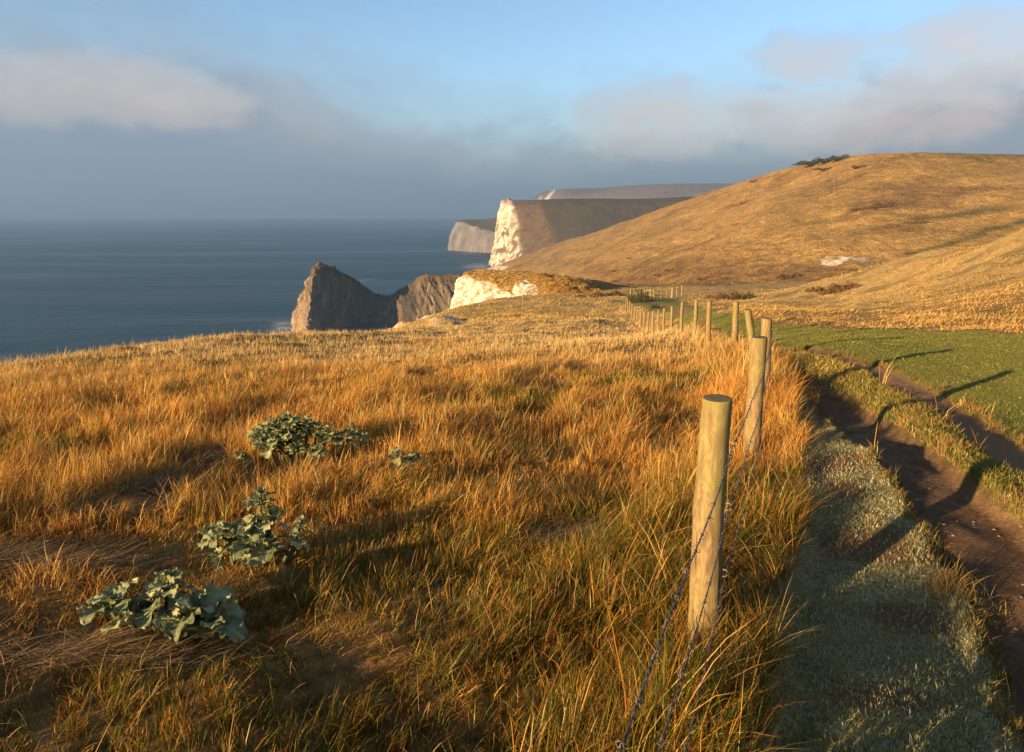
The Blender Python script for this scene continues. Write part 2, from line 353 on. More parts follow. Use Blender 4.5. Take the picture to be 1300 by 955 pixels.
def attB(V, u, v, n):
    x, y, z = V.T
    px, py = proj(V)
    tracks = np.zeros(len(V))
    t = np.exp(-((py-278-((px-1160)*-.09)+fbm(x, y, 0, .03, 2)*6)/3.2)**2)*sstep(1140, 1165, px)*sstep(1330, 1210, px)
    t = np.maximum(t, np.exp(-((py-315+(px-1180)*.28+fbm(x, y, 0, .03, 2)*6)/3.)**2)*sstep(1130, 1165, px))
    t = np.maximum(t, sstep(214, 197, py)*sstep(1120, 1220, px)*.55)
    t = np.maximum(t, np.exp(-((py-362)/4)**2)*sstep(980, 930, px)*sstep(790, 850, px)*.3)
    ch = ((px-1062-(332-py)*1.4)/19)**2+((py-331)/5.5)**2
    ch = sstep(1.1, .7, ch+fbm(x, y, z, .18, 4)*2.2+fbm(x, y, z, .7, 3)*.9)
    ch2 = sstep(1.2, .6, ((px-1092)/18)**2+((py-329)/2.2)**2+fbm(x, y, z, .25, 4)*2.6)
    ch3 = sstep(1.0, .4, ((px-626)/20)**2+((py-340)/7)**2+fbm(x, y, z, .05, 3)*1.2)
    br = sstep(322, 350, py+fbm(x, y, 0, .012, 3)*22-sstep(800, 700, px)*30+sstep(900, 1000, px)*6)*sstep(740, 800, px)*.75
    br = np.maximum(br, np.exp(-(((px-770)/50)**2+((py-345)/13)**2))*.6); br = np.maximum(br, np.exp(-(((px-1100)/50)**2+((py-345)/14)**2))*.5)
    br = np.maximum(br, sstep(.12, .4, fbm(x, y, 0, .018, 4)+.35*np.exp(-(((px-1130)/110)**2+((py-240)/28)**2)))*.6)
    for x0, c_ in ((1052, 6), (1063, 1)):
        br = np.maximum(br, .8*np.exp(-((px-x0-c_*np.sin((py-222)/28*2.5)+2)/1.1)**2)*sstep(219, 224, py)*sstep(252, 246, py))
    for q in range(7):          # sheep tracks along the slope
        br = np.maximum(br, .45*np.exp(-((py-(238+q*13+(px-900)*(-.16+.025*q))-fbm(x, y, q, .012, 2)*9)/1.0)**2)*sstep(-.15, .2, fbm(x, y, 30+q, .02, 2)))
    return {'turf': t, 'chalk': np.maximum.reduce([ch, ch2, ch3]), 'brown': np.clip(br*(1+fbm(x, y, 2, .1, 3)*.8), 0, 1)}
def proj(V):
    """where a point of the place falls in the picture (used to lay out scree and tracks on the hills)"""
    x, y, z = np.asarray(V).T; dep = y*math.cos(TH)-z*math.sin(TH); up = z*math.cos(TH)+y*math.sin(TH)
    return CX+FOC*x/dep, CY-FOC*up/dep
loft('hill_slope', rowsB, 820, 420, hill_mat('dry_downland', (.27, .17, .055), (.54, .34, .11), (.72, .48, .19), .02, .55, .8), dispB, attB)

# white chalk headland: hilltop, sea face, and the brown landward side
cT_ = [(641, 256, 1310), (652, 255.3, 1290), (672, 255, 1270), (700, 254.5, 1280), (760, 254, 1290), (830, 253, 1300), (900, 250, 1320), (1000, 250, 1350)]
cB_ = [(636, 258, 1360), (640, 262, 1320)]
rowsC = [
 [(622, 337, 1290), (648, 345, 1180), (672, 345, 1120), (700, 345, 1080), (760, 345, 1040), (830, 345, 1000), (900, 345, 1000), (1000, 345, 1000)],
 [(626, 322, 1300), (650, 325, 1205), (676, 325, 1165), (704, 326, 1130), (762, 330, 1100), (830, 330, 1050), (900, 330, 1050), (1000, 330, 1050)],
 [(631, 296, 1310), (648, 298, 1235), (680, 298, 1210), (708, 298, 1190), (762, 300, 1165), (830, 300, 1160), (900, 300, 1160), (1000, 300, 1160)],
 [(635, 272, 1315), (645, 272, 1262), (682, 272, 1245), (706, 274, 1240), (761, 275, 1235), (830, 275, 1240), (900, 275, 1240), (1000, 275, 1240)],
 [(638, 261, 1320), (642, 258.5, 1285), (676, 257, 1275), (700, 256.5, 1280), (760, 256, 1285), (830, 255, 1300), (900, 252, 1320), (1000, 252, 1350)],
 [(640, 257, 1350), (652, 255.6, 1340), (672, 255.3, 1340), (700, 254.8, 1345), (760, 254.3, 1350), (830, 253.3, 1360), (900, 251, 1370), (1000, 251, 1400)]]
rowsC += [beyond(rowsC[-1], 120, 25), beyond(rowsC[-1], 220, 130)]
# wrap the sea face round behind the headland
rowsC = [[w(*(at(*r[0][:3])+np.array([16, 150, 0]) if r[0][0] != 'w' else np.array(r[0][1:])+np.array([30, 30, -6])))]+list(r) for r in rowsC]
def dispC(V, u, v, n):
    x, y, z = V.T; face = sstep(.26, .2, u)
    return (fbm(x, y, z*.35, .022, 4)*8+fbm(x, y, z*.6, .07, 4, True)*4.)*face+(fbm(x, y, 0, .006, 3)*9+fbm(x, y, 0, .03, 4)*2.5)*(1-face)*sstep(.75, .5, v)
def attC(V, u, v, n):
    px, py = proj(V); x, y, z = V.T
    edge = 650+(py-258)*.12+fbm(x, y, z, .03, 3)*9+np.where(py > 300, (py-300)*.25, 0)
    ch = sstep(4, -3, px-edge)*sstep(.72, .62, v)
    speck = sstep(.02, .2, fbm(x, y, z, .07, 4))*sstep(270, 292, py)
    br = sstep(700, 680, px+fbm(x, y, z, .01, 2)*14-(py-257)*.25)       # brown rough ground beside the face
    return {'chalk': ch*(1-.9*speck), 'turf': sstep(0, 1, (1-br)*.9), 'brown': br}
BROWN = [.0]; TURF = [(.075, .063, .034), (.115, .09, .045)]
loft('chalk_headland', rowsC, 420, 260, hill_mat('headland_downland', (.11, .075, .04), (.2, .135, .07), (.28, .185, .09), .012, .4, .5), dispC, attC)

# the lower white cliff further along the shore
rowsD = [
 [(569, 318, 1950), (580, 319, 1890), (600, 320.5, 1840), (622, 322, 1800), (650, 324, 1780), (700, 324, 1760)],
 [(572, 303, 1955), (583, 303, 1900), (602, 305, 1850), (622, 309, 1810), (650, 312, 1790), (700, 312, 1770)],
 [(577, 290, 1960), (587, 288, 1915), (606, 293, 1865), (624, 297, 1825), (650, 300, 1800), (700, 300, 1790)],
 [(581, 282, 1968), (588, 281.5, 1930), (608, 288, 1880), (626, 293.5, 1835), (650, 297, 1815), (700, 297, 1800)],
 [(582, 280.5, 2000), (600, 279.5, 2010), (618, 278.5, 2020), (634, 276, 2030), (660, 274, 2040), (700, 273, 2040)]]
rowsD += [beyond(rowsD[-1], 100, 30), beyond(rowsD[-1], 180, 120)]
rowsD = [[w(*(at(*r[0][:3])+np.array([40, 170, 0]) if r[0][0] != 'w' else np.array(r[0][1:])+np.array([60, 10, -8])))]+list(r) for r in rowsD]
def dispD(V, u, v, n):
    x, y, z = V.T; return (fbm(x, y, z*.3, .02, 4)*9+fbm(x, y, z*.3, .08, 3)*4)*sstep(.58, .45, v)
def attD(V, u, v, n):
    x, y, z = V.T; return {'turf': sstep(.47, .52, v+fbm(x, y, z, .02, 3)*.02)}
loft('far_white_cliff', rowsD, 260, 160, cliff_mat('far_chalk', [(.3, (.12, .11, .105)), (.5, (.225, .215, .205)), (.65, (.32, .31, .29))], 0, .008), dispD, attD)

# most distant downs
rowsE = [
 [(676, 262, 4300), (690, 262, 4100), (712, 262, 3900), (760, 265, 3700), (820, 266, 3500), (880, 268, 3400), (960, 270, 3300)],
 [(677, 252, 4350), (691, 251, 4150), (714, 250, 3950), (760, 251, 3800), (820, 251, 3600), (880, 250, 3500), (960, 250, 3400)],
 [(681, 247.5, 4400), (694, 245, 4200), (716, 242.5, 4050), (760, 242, 3950), (820, 240, 3800), (880, 238, 3700), (960, 237, 3600)],
 [(684, 246, 4450), (702, 243, 4300), (720, 240.5, 4150), (760, 239.5, 4150), (800, 236, 4150), (860, 234, 4100), (960, 234, 4100)]]
rowsE += [beyond(rowsE[-1], 300, 60), beyond(rowsE[-1], 600, 360)]
def dispE(V, u, v, n):
    x, y, z = V.T; return fbm(x, y, 0, .003, 3)*14*sstep(.6, .4, v)+fbm(x, y, z*.4, .02, 4)*6*sstep(.6, .4, v)
def attE(V, u, v, n):
    px, py = proj(V); x, y, z = V.T
    return {'chalk': sstep(4, 1, np.abs(px-696-(250-py)*.9+fbm(x, y, z, .01, 2)*2))*sstep(.62, .5, v)+.45*sstep(690, 686, px)*sstep(-.1, .4, fbm(x, y, z, .01, 3)), 'turf': sstep(-.1, .5, fbm(x, y, 0, .002, 3))*.6}
loft('distant_downs', rowsE, 260, 120, hill_mat('distant_downland', (.14, .09, .05), (.3, .2, .11), (.38, .26, .14), .004, .3, .4), dispE, attE)

# dark limestone promontory with its saddle, running out to sea
rowsF = [   # foot on the near side, face, crest, back slope, foot on the far side
 [(368, 425, 590), (388, 430, 566), (410, 430, 590), (440, 430, 618), (480, 430, 632), (510, 430, 606), (535, 430, 580), (565, 430, 575), (600, 430, 570)],
 [(372, 412, 594), (390, 418, 570), (415, 418, 600), (445, 418, 626), (480, 418, 645), (508, 414, 608), (530, 412, 590), (562, 412, 585), (600, 412, 580)],
 [(376, 390, 598), (392, 395, 574), (416, 395, 604), (446, 396, 632), (480, 398, 650), (505, 392, 616), (530, 388, 600), (560, 392, 594), (600, 392, 590)],
 [(384, 362, 602), (396, 364, 580), (416, 365, 606), (446, 374, 634), (480, 387, 655), (506, 376, 625), (533, 366, 610), (558, 370, 606), (600, 370, 604)],
 [(391, 349, 604), (399, 345, 586), (416, 344, 606), (446, 356, 636), (484, 379, 660), (513, 369, 638), (538, 354, 618), (556, 356, 616), (600, 356, 612)],
 [(402, 338, 602), (408, 332.5, 597), (421, 341, 606), (449, 355, 638), (486, 375, 664), (515, 363, 646), (537, 348.5, 626), (556, 350, 624), (600, 349, 620)]]
def backF(dx, dy, zz):
    out = []
    for r in rowsF[5]:
        p = at(*r); out.append(w(p[0]+dx, p[1]+dy, max(p[2]*(1-zz)+(SEA-4)*zz, SEA-4)))
    return out
rowsF += [backF(-6, 22, .35), backF(-10, 48, 1.0)]
tipF = []
for i, r in enumerate(rowsF):
    p = at(*r[0]) if r[0][0] != 'w' else np.array(r[0][1:])
    tipF.append([w(*(p+np.array([3.+i*.6, 26-2.6*i, -2.]))), w(*(p+np.array([-1., 10-1.*i, -.5])))]+list(r))
rowsF = [[w(*(p if i else p)) if not isinstance(p, tuple) else p for i, p in enumerate(r)] for r in tipF]
rowsF = [[w(q[1], q[2], SEA-3) if (q[0] == 'w' and k == 0) else q for q in r] for k, r in enumerate(rowsF)]
def dispF(V, u, v, n):
    x, y, z = V.T
    k = sstep(.62, .70, u)       # landward part: slanting strata cut into gullies
    s = x*.5+z*.9
    gul = fbm((x+z*.7), y*.2, z*.1, .055, 3, True)*4.5
    g2 = fbm((x+z*.55), y*.3, 0, .17, 3, True)*1.8
    d = fbm(x, y, z*.6, .045, 4)*5.5+fbm(x, y, z*.7, .16, 3)*2.0
    cr_ = 1-.55*np.exp(-((v-.714)/.04)**2)
    fine = fbm(x*1.5, y*1.5, z*.35, .12, 4, True)*3.4+fbm(x, y, z, .35, 4)*1.8
    return (d*(1-.3*k)-fine*sstep(.78, .66, v)*(1-.65*k)-(gul+g2)*sstep(.5, .62, u)*sstep(.72, .5, v))*cr_+fbm(x, y, 3, .14, 4)*3.0*np.exp(-((v-.714)/.05)**2)
def attF(V, u, v, n):
    x, y, z = V.T
    px, py = proj(V)
    g = np.maximum(sstep(.5, .62, v+fbm(x, y, z, .05, 3)*.08)*sstep(.2, .3, u), 0)
    crest_t = sstep(.35, .6, v)*sstep(.62, .5, u)*sstep(.3, .36, u)
    return {'turf': np.clip(np.maximum(g*.85, crest_t*.7), 0, 1), 'pale': sstep(.27, .2, u)}
def rock_mat():
    k = N('limestone_rock', .95)
    str_ = k.noise(.05, 8, .72, k.coord((1.5, .3, .3), (0, .75, 0)), .4); f = k.noise(.5, 6, .7); v = k.noise(.16, 7, .7, k.coord((1, 1, .3)))
    rock = k.ramp(str_, [(.38, (.05, .038, .028)), (.5, (.165, .12, .068)), (.6, (.46, .34, .20))])
    rock = k.mix(k.ramp(v, [(.45, 0), (.6, .5)]), rock, (.1, .085, .07))
    pale = k.ramp(v, [(.38, (.13, .09, .055)), (.52, (.33, .24, .14)), (.62, (.52, .4, .25))])
    rock = k.mix(k.attr('pale'), rock, pale)
    turf = k.ramp(f, [(.3, (.04, .034, .016)), (.5, (.10, .075, .03)), (.7, (.19, .135, .05))])
    k.col(k.mix(k.attr('turf'), rock, turf)); k.bump(k.math('ADD', k.math('MULTIPLY', str_, 2.), v), .8, 2.5); return k.m
loft('rocky_promontory', rowsF, 480, 300, rock_mat(), dispF, attF)

# chalk bluff beyond the near ground: far side of a gully
rowsG = [
 [(570, 440, 124), (590, 435, 117), (615, 425, 111), (645, 410, 106), (672, 405, 106), (700, 400, 106), (740, 396, 104), (790, 390, 108), (840, 384, 112)],
 [(573, 400, 128), (590, 398, 121), (615, 393, 115), (645, 390, 111), (672, 388, 108), (700, 386, 107), (740, 382, 107), (790, 379, 112), (840, 377, 118)],
 [(577, 374, 132), (592, 372, 126), (616, 370, 120), (645, 374, 115), (672, 376, 111), (700, 374, 109.5), (740, 374, 110.5), (790, 373, 116), (840, 373, 124)],
 [(583, 356, 136), (597, 354, 130), (620, 355, 124), (645, 360, 119), (672, 364, 115), (700, 362, 113), (740, 365, 114), (790, 369, 121), (840, 371, 130)],
 [(590, 350, 139), (603, 346.5, 136), (624, 346.5, 131), (650, 348, 126), (678, 350, 121), (705, 353, 119), (740, 358, 120), (785, 365.5, 129), (840, 370, 138)]]
rowsG += [beyond(rowsG[-1], 14, 1.5), beyond(rowsG[-1], 45, 12), beyond(rowsG[-1], 90, 90)]
rowsG = [[w(*((at(*r[0]) if r[0][0] != 'w' else np.array(r[0][1:]))+np.array([2.5, 22, -3])))]+list(r) for r in rowsG]
def dispG(V, u, v, n):
    x, y, z = V.T; face = sstep(.62, .5, u)*sstep(.48, .4, v)
    return (fbm(x, y, z*.6, .16, 4)*1.5+fbm(x, y, z, .6, 4, True)*.6)*face+(fbm(x, y, 0, .1, 4)*.8+fbm(x, y, 0, .5, 3)*.35)*(1-face)*sstep(.75, .6, v)+fbm(x, y, 9, .25, 3)*.35
def attG(V, u, v, n):
    x, y, z = V.T; px, py = proj(V); q = fbm(x, y, z, .22, 4)
    top = np.interp(px, [570, 590, 612, 632, 648, 655, 668, 682, 700], [356, 352, 357, 364, 374, 362, 358, 366, 380])+q*8
    c1 = sstep(-1.0, 1.0, py-top)*sstep(686, 678, px+q*10)*sstep(.7, .5, v)*sstep(.05, .25, .8-q)
    cave = np.exp(-(((px-607)/3.)**2+((py-373)/4.)**2))
    c2 = c1*(1-sstep(.1, .3, fbm(x, y, z, .5, 3))*.6)*(1-cave)
    return {'chalk': np.clip(c2, 0, 1), 'turf': sstep(.1, .5, fbm(x, y, 0, .12, 3))*.5}
loft('chalk_bluff', rowsG, 380, 240, hill_mat('bluff_turf_and_chalk', (.17, .12, .04), (.36, .26, .09), (.52, .38, .15), .12, .4, .5), dispG, attG)

# ------------------------------------------------------------------ sea
def sea_mat():
    k = N('sea_water', .28); k.b.inputs['Specular IOR Level'].default_value = .22; k.b.inputs['IOR'].default_value = 1.33
    a = k.noise(.035, 5, .6, k.coord((.6, 1.5, 1))); b = k.noise(.22, 4, .6, k.coord((.8, 1.3, 1))); c = k.noise(.004, 4, .5, k.coord((.35, 1.8, 1), (0, 0, .15)))
    base = k.mix(k.ramp(c, [(.35, 0), (.65, 1)]), (.003, .034, .058), (.006, .056, .085))
    f = k.attr('foam'); fo = k.math('MULTIPLY', f, k.ramp(k.noise(.09, 7, .75, k.coord((.7, 1.6, 1))), [(.42, 0), (.6, 1)]))
    k.col(k.mix(fo, base, (.7, .74, .76)))
    k.set(k.b.inputs['Roughness'], k.ramp(c, [(.35, .3), (.65, .48)]))
    sw = k.noise(.012, 5, .65, k.coord((.5, 2.2, 1), (0, 0, .2))); k.bump(k.math('ADD', k.math('ADD', k.math('MULTIPLY', a, 3.), b), k.math('MULTIPLY', sw, 5.)), 1., 1.9); return k.m
def build_sea():
    a = np.linspace(-2.2, 2.2, 260); s = np.linspace(math.log(90), math.log(12500), 420); A, S = np.meshgrid(a, s); Y = np.exp(S); x = (A*Y).ravel(); y = Y.ravel()
    V = np.stack([x, y, np.full(len(x), SEA)], 1); px, py = proj(V); n = fbm(x, y, 0, .01, 3)
    foam = sstep(26, 4, np.hypot((px-362), (py-418)*1.6)+n*8)
    foam = np.maximum(foam, sstep(11, 2, np.hypot((px-606)*.6, (py-338)*1.8)+n*2))
    foam = np.maximum(foam, .5*sstep(7, 1, np.hypot((px-600)*.3, (py-321.5)*2.6)+n*2))
    for q in ((467, 338, 5, 1.0), (456, 356, 8, .7), (478, 354, 9, .6), (470, 345, 9, .4)): foam = np.maximum(foam, q[3]*sstep(1, .2, np.hypot((px-q[0])/q[2], (py-q[1])/1.4)))
    o = np_mesh('sea', V, grid_quads(420, 260), mat=sea_mat(), attrs={'foam': foam}); tag(o, kind='structure')
build_sea()

# ------------------------------------------------------------------ grass
def blade_mesh(P, h, wd, lean, amt, col, seg=3, curl=1.8):
    """P n x 3 roots, h heights, wd widths, lean n x 2 unit, amt bend; returns verts, quads, tris, colours"""
    n = len(P); f = np.array([0, .42, .78, 1.0]) if seg == 3 else np.array([0, .6, 1.0])
    L = len(f); ang = RNG.uniform(0, math.pi, n); side = np.stack([np.cos(ang), np.sin(ang), np.zeros(n)], 1)
    up = np.sqrt(np.maximum(.05, 1-np.minimum(amt, .97)**2))
    vs = []
    for k, q in enumerate(f):
        c = P.copy(); c[:, 2] += h*q*(up*(1-.35*q*amt)); c[:, :2] += lean*(h*amt*q**curl)[:, None]
        if k < L-1:
            hw = (wd*.5*(1-.55*q))[:, None]*side; vs += [c-hw, c+hw]
        else: vs.append(c)
    m = 2*(L-1)+1; V = np.stack(vs, 1).reshape(-1, 3); b = (np.arange(n)*m)[:, None]
    quads = np.concatenate([b+np.array([[2*i, 2*i+1, 2*i+3, 2*i+2]]) for i in range(L-2)]); tris = b+np.array([[2*(L-2), 2*(L-2)+1, 2*(L-1)]])
    return V, quads, tris, np.repeat(col, m, 0)
def grass_mat(name, transl=.35):
    k = N(name, .7); c = k.attr('tint', True); k.col(c); k.b.inputs['Specular IOR Level'].default_value = .15
    tr = k.n('ShaderNodeBsdfTranslucent'); k.t.links.new(c, tr.inputs[0]); mx = k.n('ShaderNodeMixShader'); mx.inputs[0].default_value = transl
    k.t.links.new(k.b.outputs[0], mx.inputs[1]); k.t.links.new(tr.outputs[0], mx.inputs[2]); k.t.links.new(mx.outputs[0], k.t.nodes['Material Output'].inputs[0]); return k.m
GM = grass_mat('grass_blades')
PAL = np.array([(.56, .31, .065), (.66, .43, .12), (.50, .22, .035), (.38, .15, .02), (.72, .54, .22)])
GRN = np.array([(.09, .105, .010), (.15, .14, .016), (.06, .085, .010), (.2, .17, .025)])
def scatter(n, y0, y1, alo, ahi, power):
    """positions thinning with distance"""
    u = RNG.random(n); e = 2-power; q0, q1 = (y0+1.2)**e, (y1+1.2)**e; y = (q0+(q1-q0)*u)**(1/e)-1.2; a = RNG.uniform(alo, ahi, n); x = a*(y+.9); return x, y
def mk(name, parts, label=None):
    V = []; Q = []; T = []; Cc = []; o = 0
    for v, q, t, c in parts:
        V.append(v); Q.append(q+o); T.append(t+o); Cc.append(c); o += len(v)
    ob = np_mesh(name, np.concatenate(V), np.concatenate(Q), np.concatenate(T), GM, {'tint': np.concatenate(Cc)}); tag(ob, label, 'grass', kind='stuff'); return ob
def flat_patches(x, y):
    """trodden, grey, flattened lies in the dry grass"""
    f = np.zeros(len(x))
    for (px, py, rx, ry) in FLAT:
        cxy = hit(px, py); f = np.maximum(f, sstep(1.25, .6, np.hypot((x-cxy[0])/rx, (y-cxy[1])/ry)+fbm(x, y, 4, 1.7, 2)*.35))
    return f
FLAT = [(210, 625, .3, .36), (155, 655, .3, .2), (20, 725, .5, .2), (250, 590, .2, .3), (130, 840, .4, .1), (730, 690, .28, .16), (830, 575, .2, .2)]
PLANTS = [(195, 800, .33), (318, 725, .3), (385, 592, .5), (508, 606, .16)]
def plant_near(x, y):
    f = np.zeros(len(x))
    for px, py, r in PLANTS:
        c = hit(px, py); f = np.maximum(f, sstep(1.2, .75, np.hypot(x-c[0], (y-c[1]+.06)*1.25)/r))
    return f
def dry_field():
    parts = []
    for n, y0, y1, seg, al, ah in ((540000, .75, 13, 3, -1.02, .62), (90000, .75, 13, 3, -1.65, -1.0), (230000, 11, 48, 2, -1.02, .62)):
        x, y = scatter(n, y0, y1, al, ah, 1.15 if seg == 3 else 1.3)
        # clumping: pull the roots towards tussock centres
        cell = .13+.004*y; x = x+.05*fbm(x, y, 60, 3, 2); gx = np.floor((x*.83+y*.55)/cell); gy = np.floor((y*.83-x*.55)/cell)
        h1 = np.modf(np.sin(gx*127.1+gy*311.7)*43758.5)[0]; h2 = np.modf(np.sin(gx*269.5+gy*183.3)*28001.8)[0]
        tu = (gx+.5+.4*h1)*cell; tv = (gy+.5+.4*h2)*cell; tx = (tu*.83-tv*.55)/.9914; ty = (tu*.55+tv*.83)/.9914; k = RNG.random(n)**.9*.42
        x = x+(tx-x)*k; y = y+(ty-y)*k
        m = masks(x, y); away = np.maximum.reduce([m['dirt'], m['trk'], m['bank'], m['frost'], m['mead']])
        e = look('edge', x, y); fl = flat_patches(x, y)
        clump = fbm(x, y, 9, .75, 3); big = fbm(x, y, 12, .28, 3)
        keep = (away < RNG.random(n)*.5) & (e < 9.0) & (RNG.random(n) > fl*.15)
        keep &= RNG.random(n) > .4*sstep(.0, .5, -clump)
        fd, fs = polydist(x, y, FENCE); keep &= ~((fs < 0) & (y > 8.5) & (fd > .5)); pl = plant_near(x, y); keep &= RNG.random(n) > (.4*pl)
        x, y, fl, clump, big = [q[keep] for q in (x, y, fl, clump, big)]; n = len(x)
        z = ground_z(x, y, {kk: v[keep] for kk, v in m.items()}, False)
        grn = sstep(.02, .35, fbm(x, y, 20, .42, 3)+.34*sstep(6.5, 2.2, y)*sstep(-2.2, -.3, x)+.12*sstep(3, 1.8, y)-.05)
        sm = fbm(x, y, 21, 2.6, 2); h = (.085+.11*sstep(-.45, .5, clump)+.10*sstep(-.15, .5, sm)+.05*big)*RNG.lognormal(0, .3, n)*(1-.3*fl)*(1-.25*grn)
        h *= 1-.3*sstep(10, 40, y)
        fp, _ = polydist(x, y, FENCE); h *= (1+.7*sstep(.8, .1, fp))*(1-.45*plant_near(x, y))*(1-.25*sstep(5, 1.8, y)*(x < .3))
        wx = fbm(x, y, 30, 1.5, 3); wa = .35+wx*5+RNG.normal(0, 1.2, n)
        lean = np.stack([np.cos(wa), np.sin(wa)], 1); amt = np.clip(.2+.5*RNG.random(n)**1.3+.45*fbm(x, y, 33, 1.6, 2)+fl*.62+.12*sstep(6, 2.5, y), .03, .97)
        wild = RNG.random(n) < .06; amt[wild] = RNG.uniform(.5, .95, wild.sum()); lean[wild] = np.stack([np.cos(t := RNG.uniform(0, 6.28, wild.sum())), np.sin(t)], 1)
        pick = PAL[RNG.choice(5, n, p=[.3, .25, .22, .13, .10])]
        red = sstep(-.1, .45, fbm(x, y, 40, 1.3, 3))[:, None]; pick = pick*(1-.28*red*np.array([.6, 1., 1.]))
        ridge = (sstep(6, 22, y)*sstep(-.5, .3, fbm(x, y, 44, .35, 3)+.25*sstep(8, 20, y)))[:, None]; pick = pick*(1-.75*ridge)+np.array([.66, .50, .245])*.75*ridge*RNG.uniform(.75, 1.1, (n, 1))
        nr = RNG.random(n) < .5*sstep(4.2, 2.0, y); pick[nr] = np.array([.27, .115, .028])*RNG.uniform(.7, 1.3, (nr.sum(), 1))  # red-brown stems near the camera; their dark tint also stands in for foreground shade
        isg = RNG.random(n) < grn*.55+.04; pick[isg] = GRN[RNG.integers(0, 4, isg.sum())]
        g = RNG.random(n) < fl*.4; pick[g] = np.array([.27, .23, .17])*RNG.uniform(.6, 1.2, (g.sum(), 1))
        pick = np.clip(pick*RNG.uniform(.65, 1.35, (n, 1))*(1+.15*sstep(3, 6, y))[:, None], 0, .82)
        wd = (.0015+.0009*RNG.random(n))*(1+y*.24)
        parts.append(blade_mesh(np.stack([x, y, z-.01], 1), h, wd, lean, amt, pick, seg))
        if seg == 3:       # seed stalks, taller and paler
            j = RNG.choice(n, 2600, replace=False); j = j[fl[j] < .3]
            parts.append(blade_mesh(np.stack([x[j], y[j], z[j]], 1), np.minimum(h[j]*1.55+.04, .5), wd[j]*.95, lean[j], np.clip(amt[j]*.9+.1, 0, .9), np.tile([.62, .42, .19], (len(j), 1))*RNG.uniform(.6, 1.15, (len(j), 1)), 3))
    # matted, grey, trodden stems in the lies
    for (px, py, rx, ry) in FLAT:
        c = hit(px, py); n = int(9000*rx*ry)+400; x = c[0]+rx*.55*RNG.normal(0, 1, n); y = c[1]+ry*.55*RNG.normal(0, 1, n); z = ground_z(x, y)
        an = RNG.normal(.2, .5, n)+math.pi*(RNG.random(n) < .3); parts.append(blade_mesh(np.stack([x, y, z+RNG.uniform(.0, .03, n)], 1), RNG.uniform(.1, .25, n), .0028*(1+y*.15), np.stack([np.cos(an), np.sin(an)], 1), RNG.uniform(.9, .99, n), np.array([[.44, .31, .16]])*RNG.uniform(.3, 1.1, (n, 1)), 3, 1.0))
    mk('dry_grass', parts, 'long orange and straw coloured grass over the near slope')
def short_turf():
    parts = []
    # frosted verge, banks and meadow
    x = RNG.uniform(0, 1, 1200000); y = .6+44*RNG.random(1200000)**2.7; x = (.1+.98*x)*(y+.9); ok = (x > .12*y)
    x = x[ok]; y = y[ok]; m = masks(x, y); n = len(x)
    r = RNG.random(n); fr = (m['frost'] > .5) & (m['dirt'] < .5); bk = (m['bank'] > .4); me_ = (m['mead'] > .5) & (m['trk'] < .5)
    bare = (fbm(x, y, 8, 1.3, 3) > .25) | (look('worn', x, y) > .9*RNG.random(n)+.1)
    keep = (fr & (~bare | (r < .3)) & (r < .95)) | (bk & (r < .9)) | (me_ & (r < .7)); keep &= (m['dirt'] < .5) & (m['trk'] < .5)
    x, y, fr, bk, me_ = [q[keep] for q in (x, y, fr, bk, me_)]; n = len(x); z = ground_z(x, y, {k: v[keep] for k, v in m.items()}, True)
    cl = fbm(x, y, 15, 2.2, 3)
    h = np.where(fr, .022, np.where(bk, .035+.04*sstep(-.2, .5, cl), .016))*RNG.lognormal(0, .3, n)
    col = np.where(fr[:, None], np.array([.40, .38, .165]), np.array([.23, .25, .04]))*np.ones((n, 3))
    pale = RNG.random(n) < np.where(fr, .25, .035); col[pale] = (.52, .54, .40)
    dryb = RNG.random(n) < np.where(bk, .25+.6*sstep(-.25, .4, cl), .1); col[dryb] = (.42, .27, .09)
    col *= RNG.uniform(.6, 1.3, (n, 1)); an = RNG.uniform(0, 6.28, n); lean = np.stack([np.cos(an), np.sin(an)], 1)
    parts.append(blade_mesh(np.stack([x, y, z-.004], 1), h, (.0022+.0009*y)*np.ones(n), lean, RNG.uniform(.2, .85, n), col, 2))
    # loose tufts along the fringes of the bare track
    for edge, cnt, hh in ((L_dirt0, 150, .05), (L_mead, 110, .07), (L_bank1, 90, .06)):
        pts = cr(np.array([[*hit(*p), 0] for p in edge[2:]]), 400)[:, :2]
        ii = RNG.choice(400, cnt); c0 = pts[ii]+RNG.normal(0, .03, (cnt, 2)); rep = 26
        c = np.repeat(c0, rep, 0)+RNG.normal(0, .018, (cnt*rep, 2)); n = len(c); z = ground_z(c[:, 0], c[:, 1]); an = RNG.uniform(0, 6.28, n)
        cc = np.where(RNG.random((n, 1)) < .45, np.array([[.12, .14, .03]]), np.array([[.42, .27, .09]]))*RNG.uniform(.6, 1.2, (n, 1))
        sz = np.repeat(RNG.uniform(.5, 1.3, cnt), rep)
        parts.append(blade_mesh(np.stack([c[:, 0], c[:, 1], z-.004], 1), hh*sz*RNG.lognormal(0, .25, n), .0022*(1+c[:, 1]*.2), np.stack([np.cos(an), np.sin(an)], 1), RNG.uniform(.2, .9, n), cc, 3))
    c0 = hit(1212, 722); n = 260; c = np.array(c0)+RNG.normal(0, .06, (n, 2)); z = ground_z(c[:, 0], c[:, 1]); an = RNG.uniform(0, 6.28, n)
    parts.append(blade_mesh(np.stack([c[:, 0], c[:, 1], z-.004], 1), .10*RNG.lognormal(0, .3, n), np.full(n, .003), np.stack([np.cos(an), np.sin(an)], 1), RNG.uniform(.2, .9, n), np.array([[.4, .26, .09]])*RNG.uniform(.5, 1.2, (n, 1)), 3))
    mk('turf_grass', parts, 'short green and frosted turf beside the bare track and over the meadow')
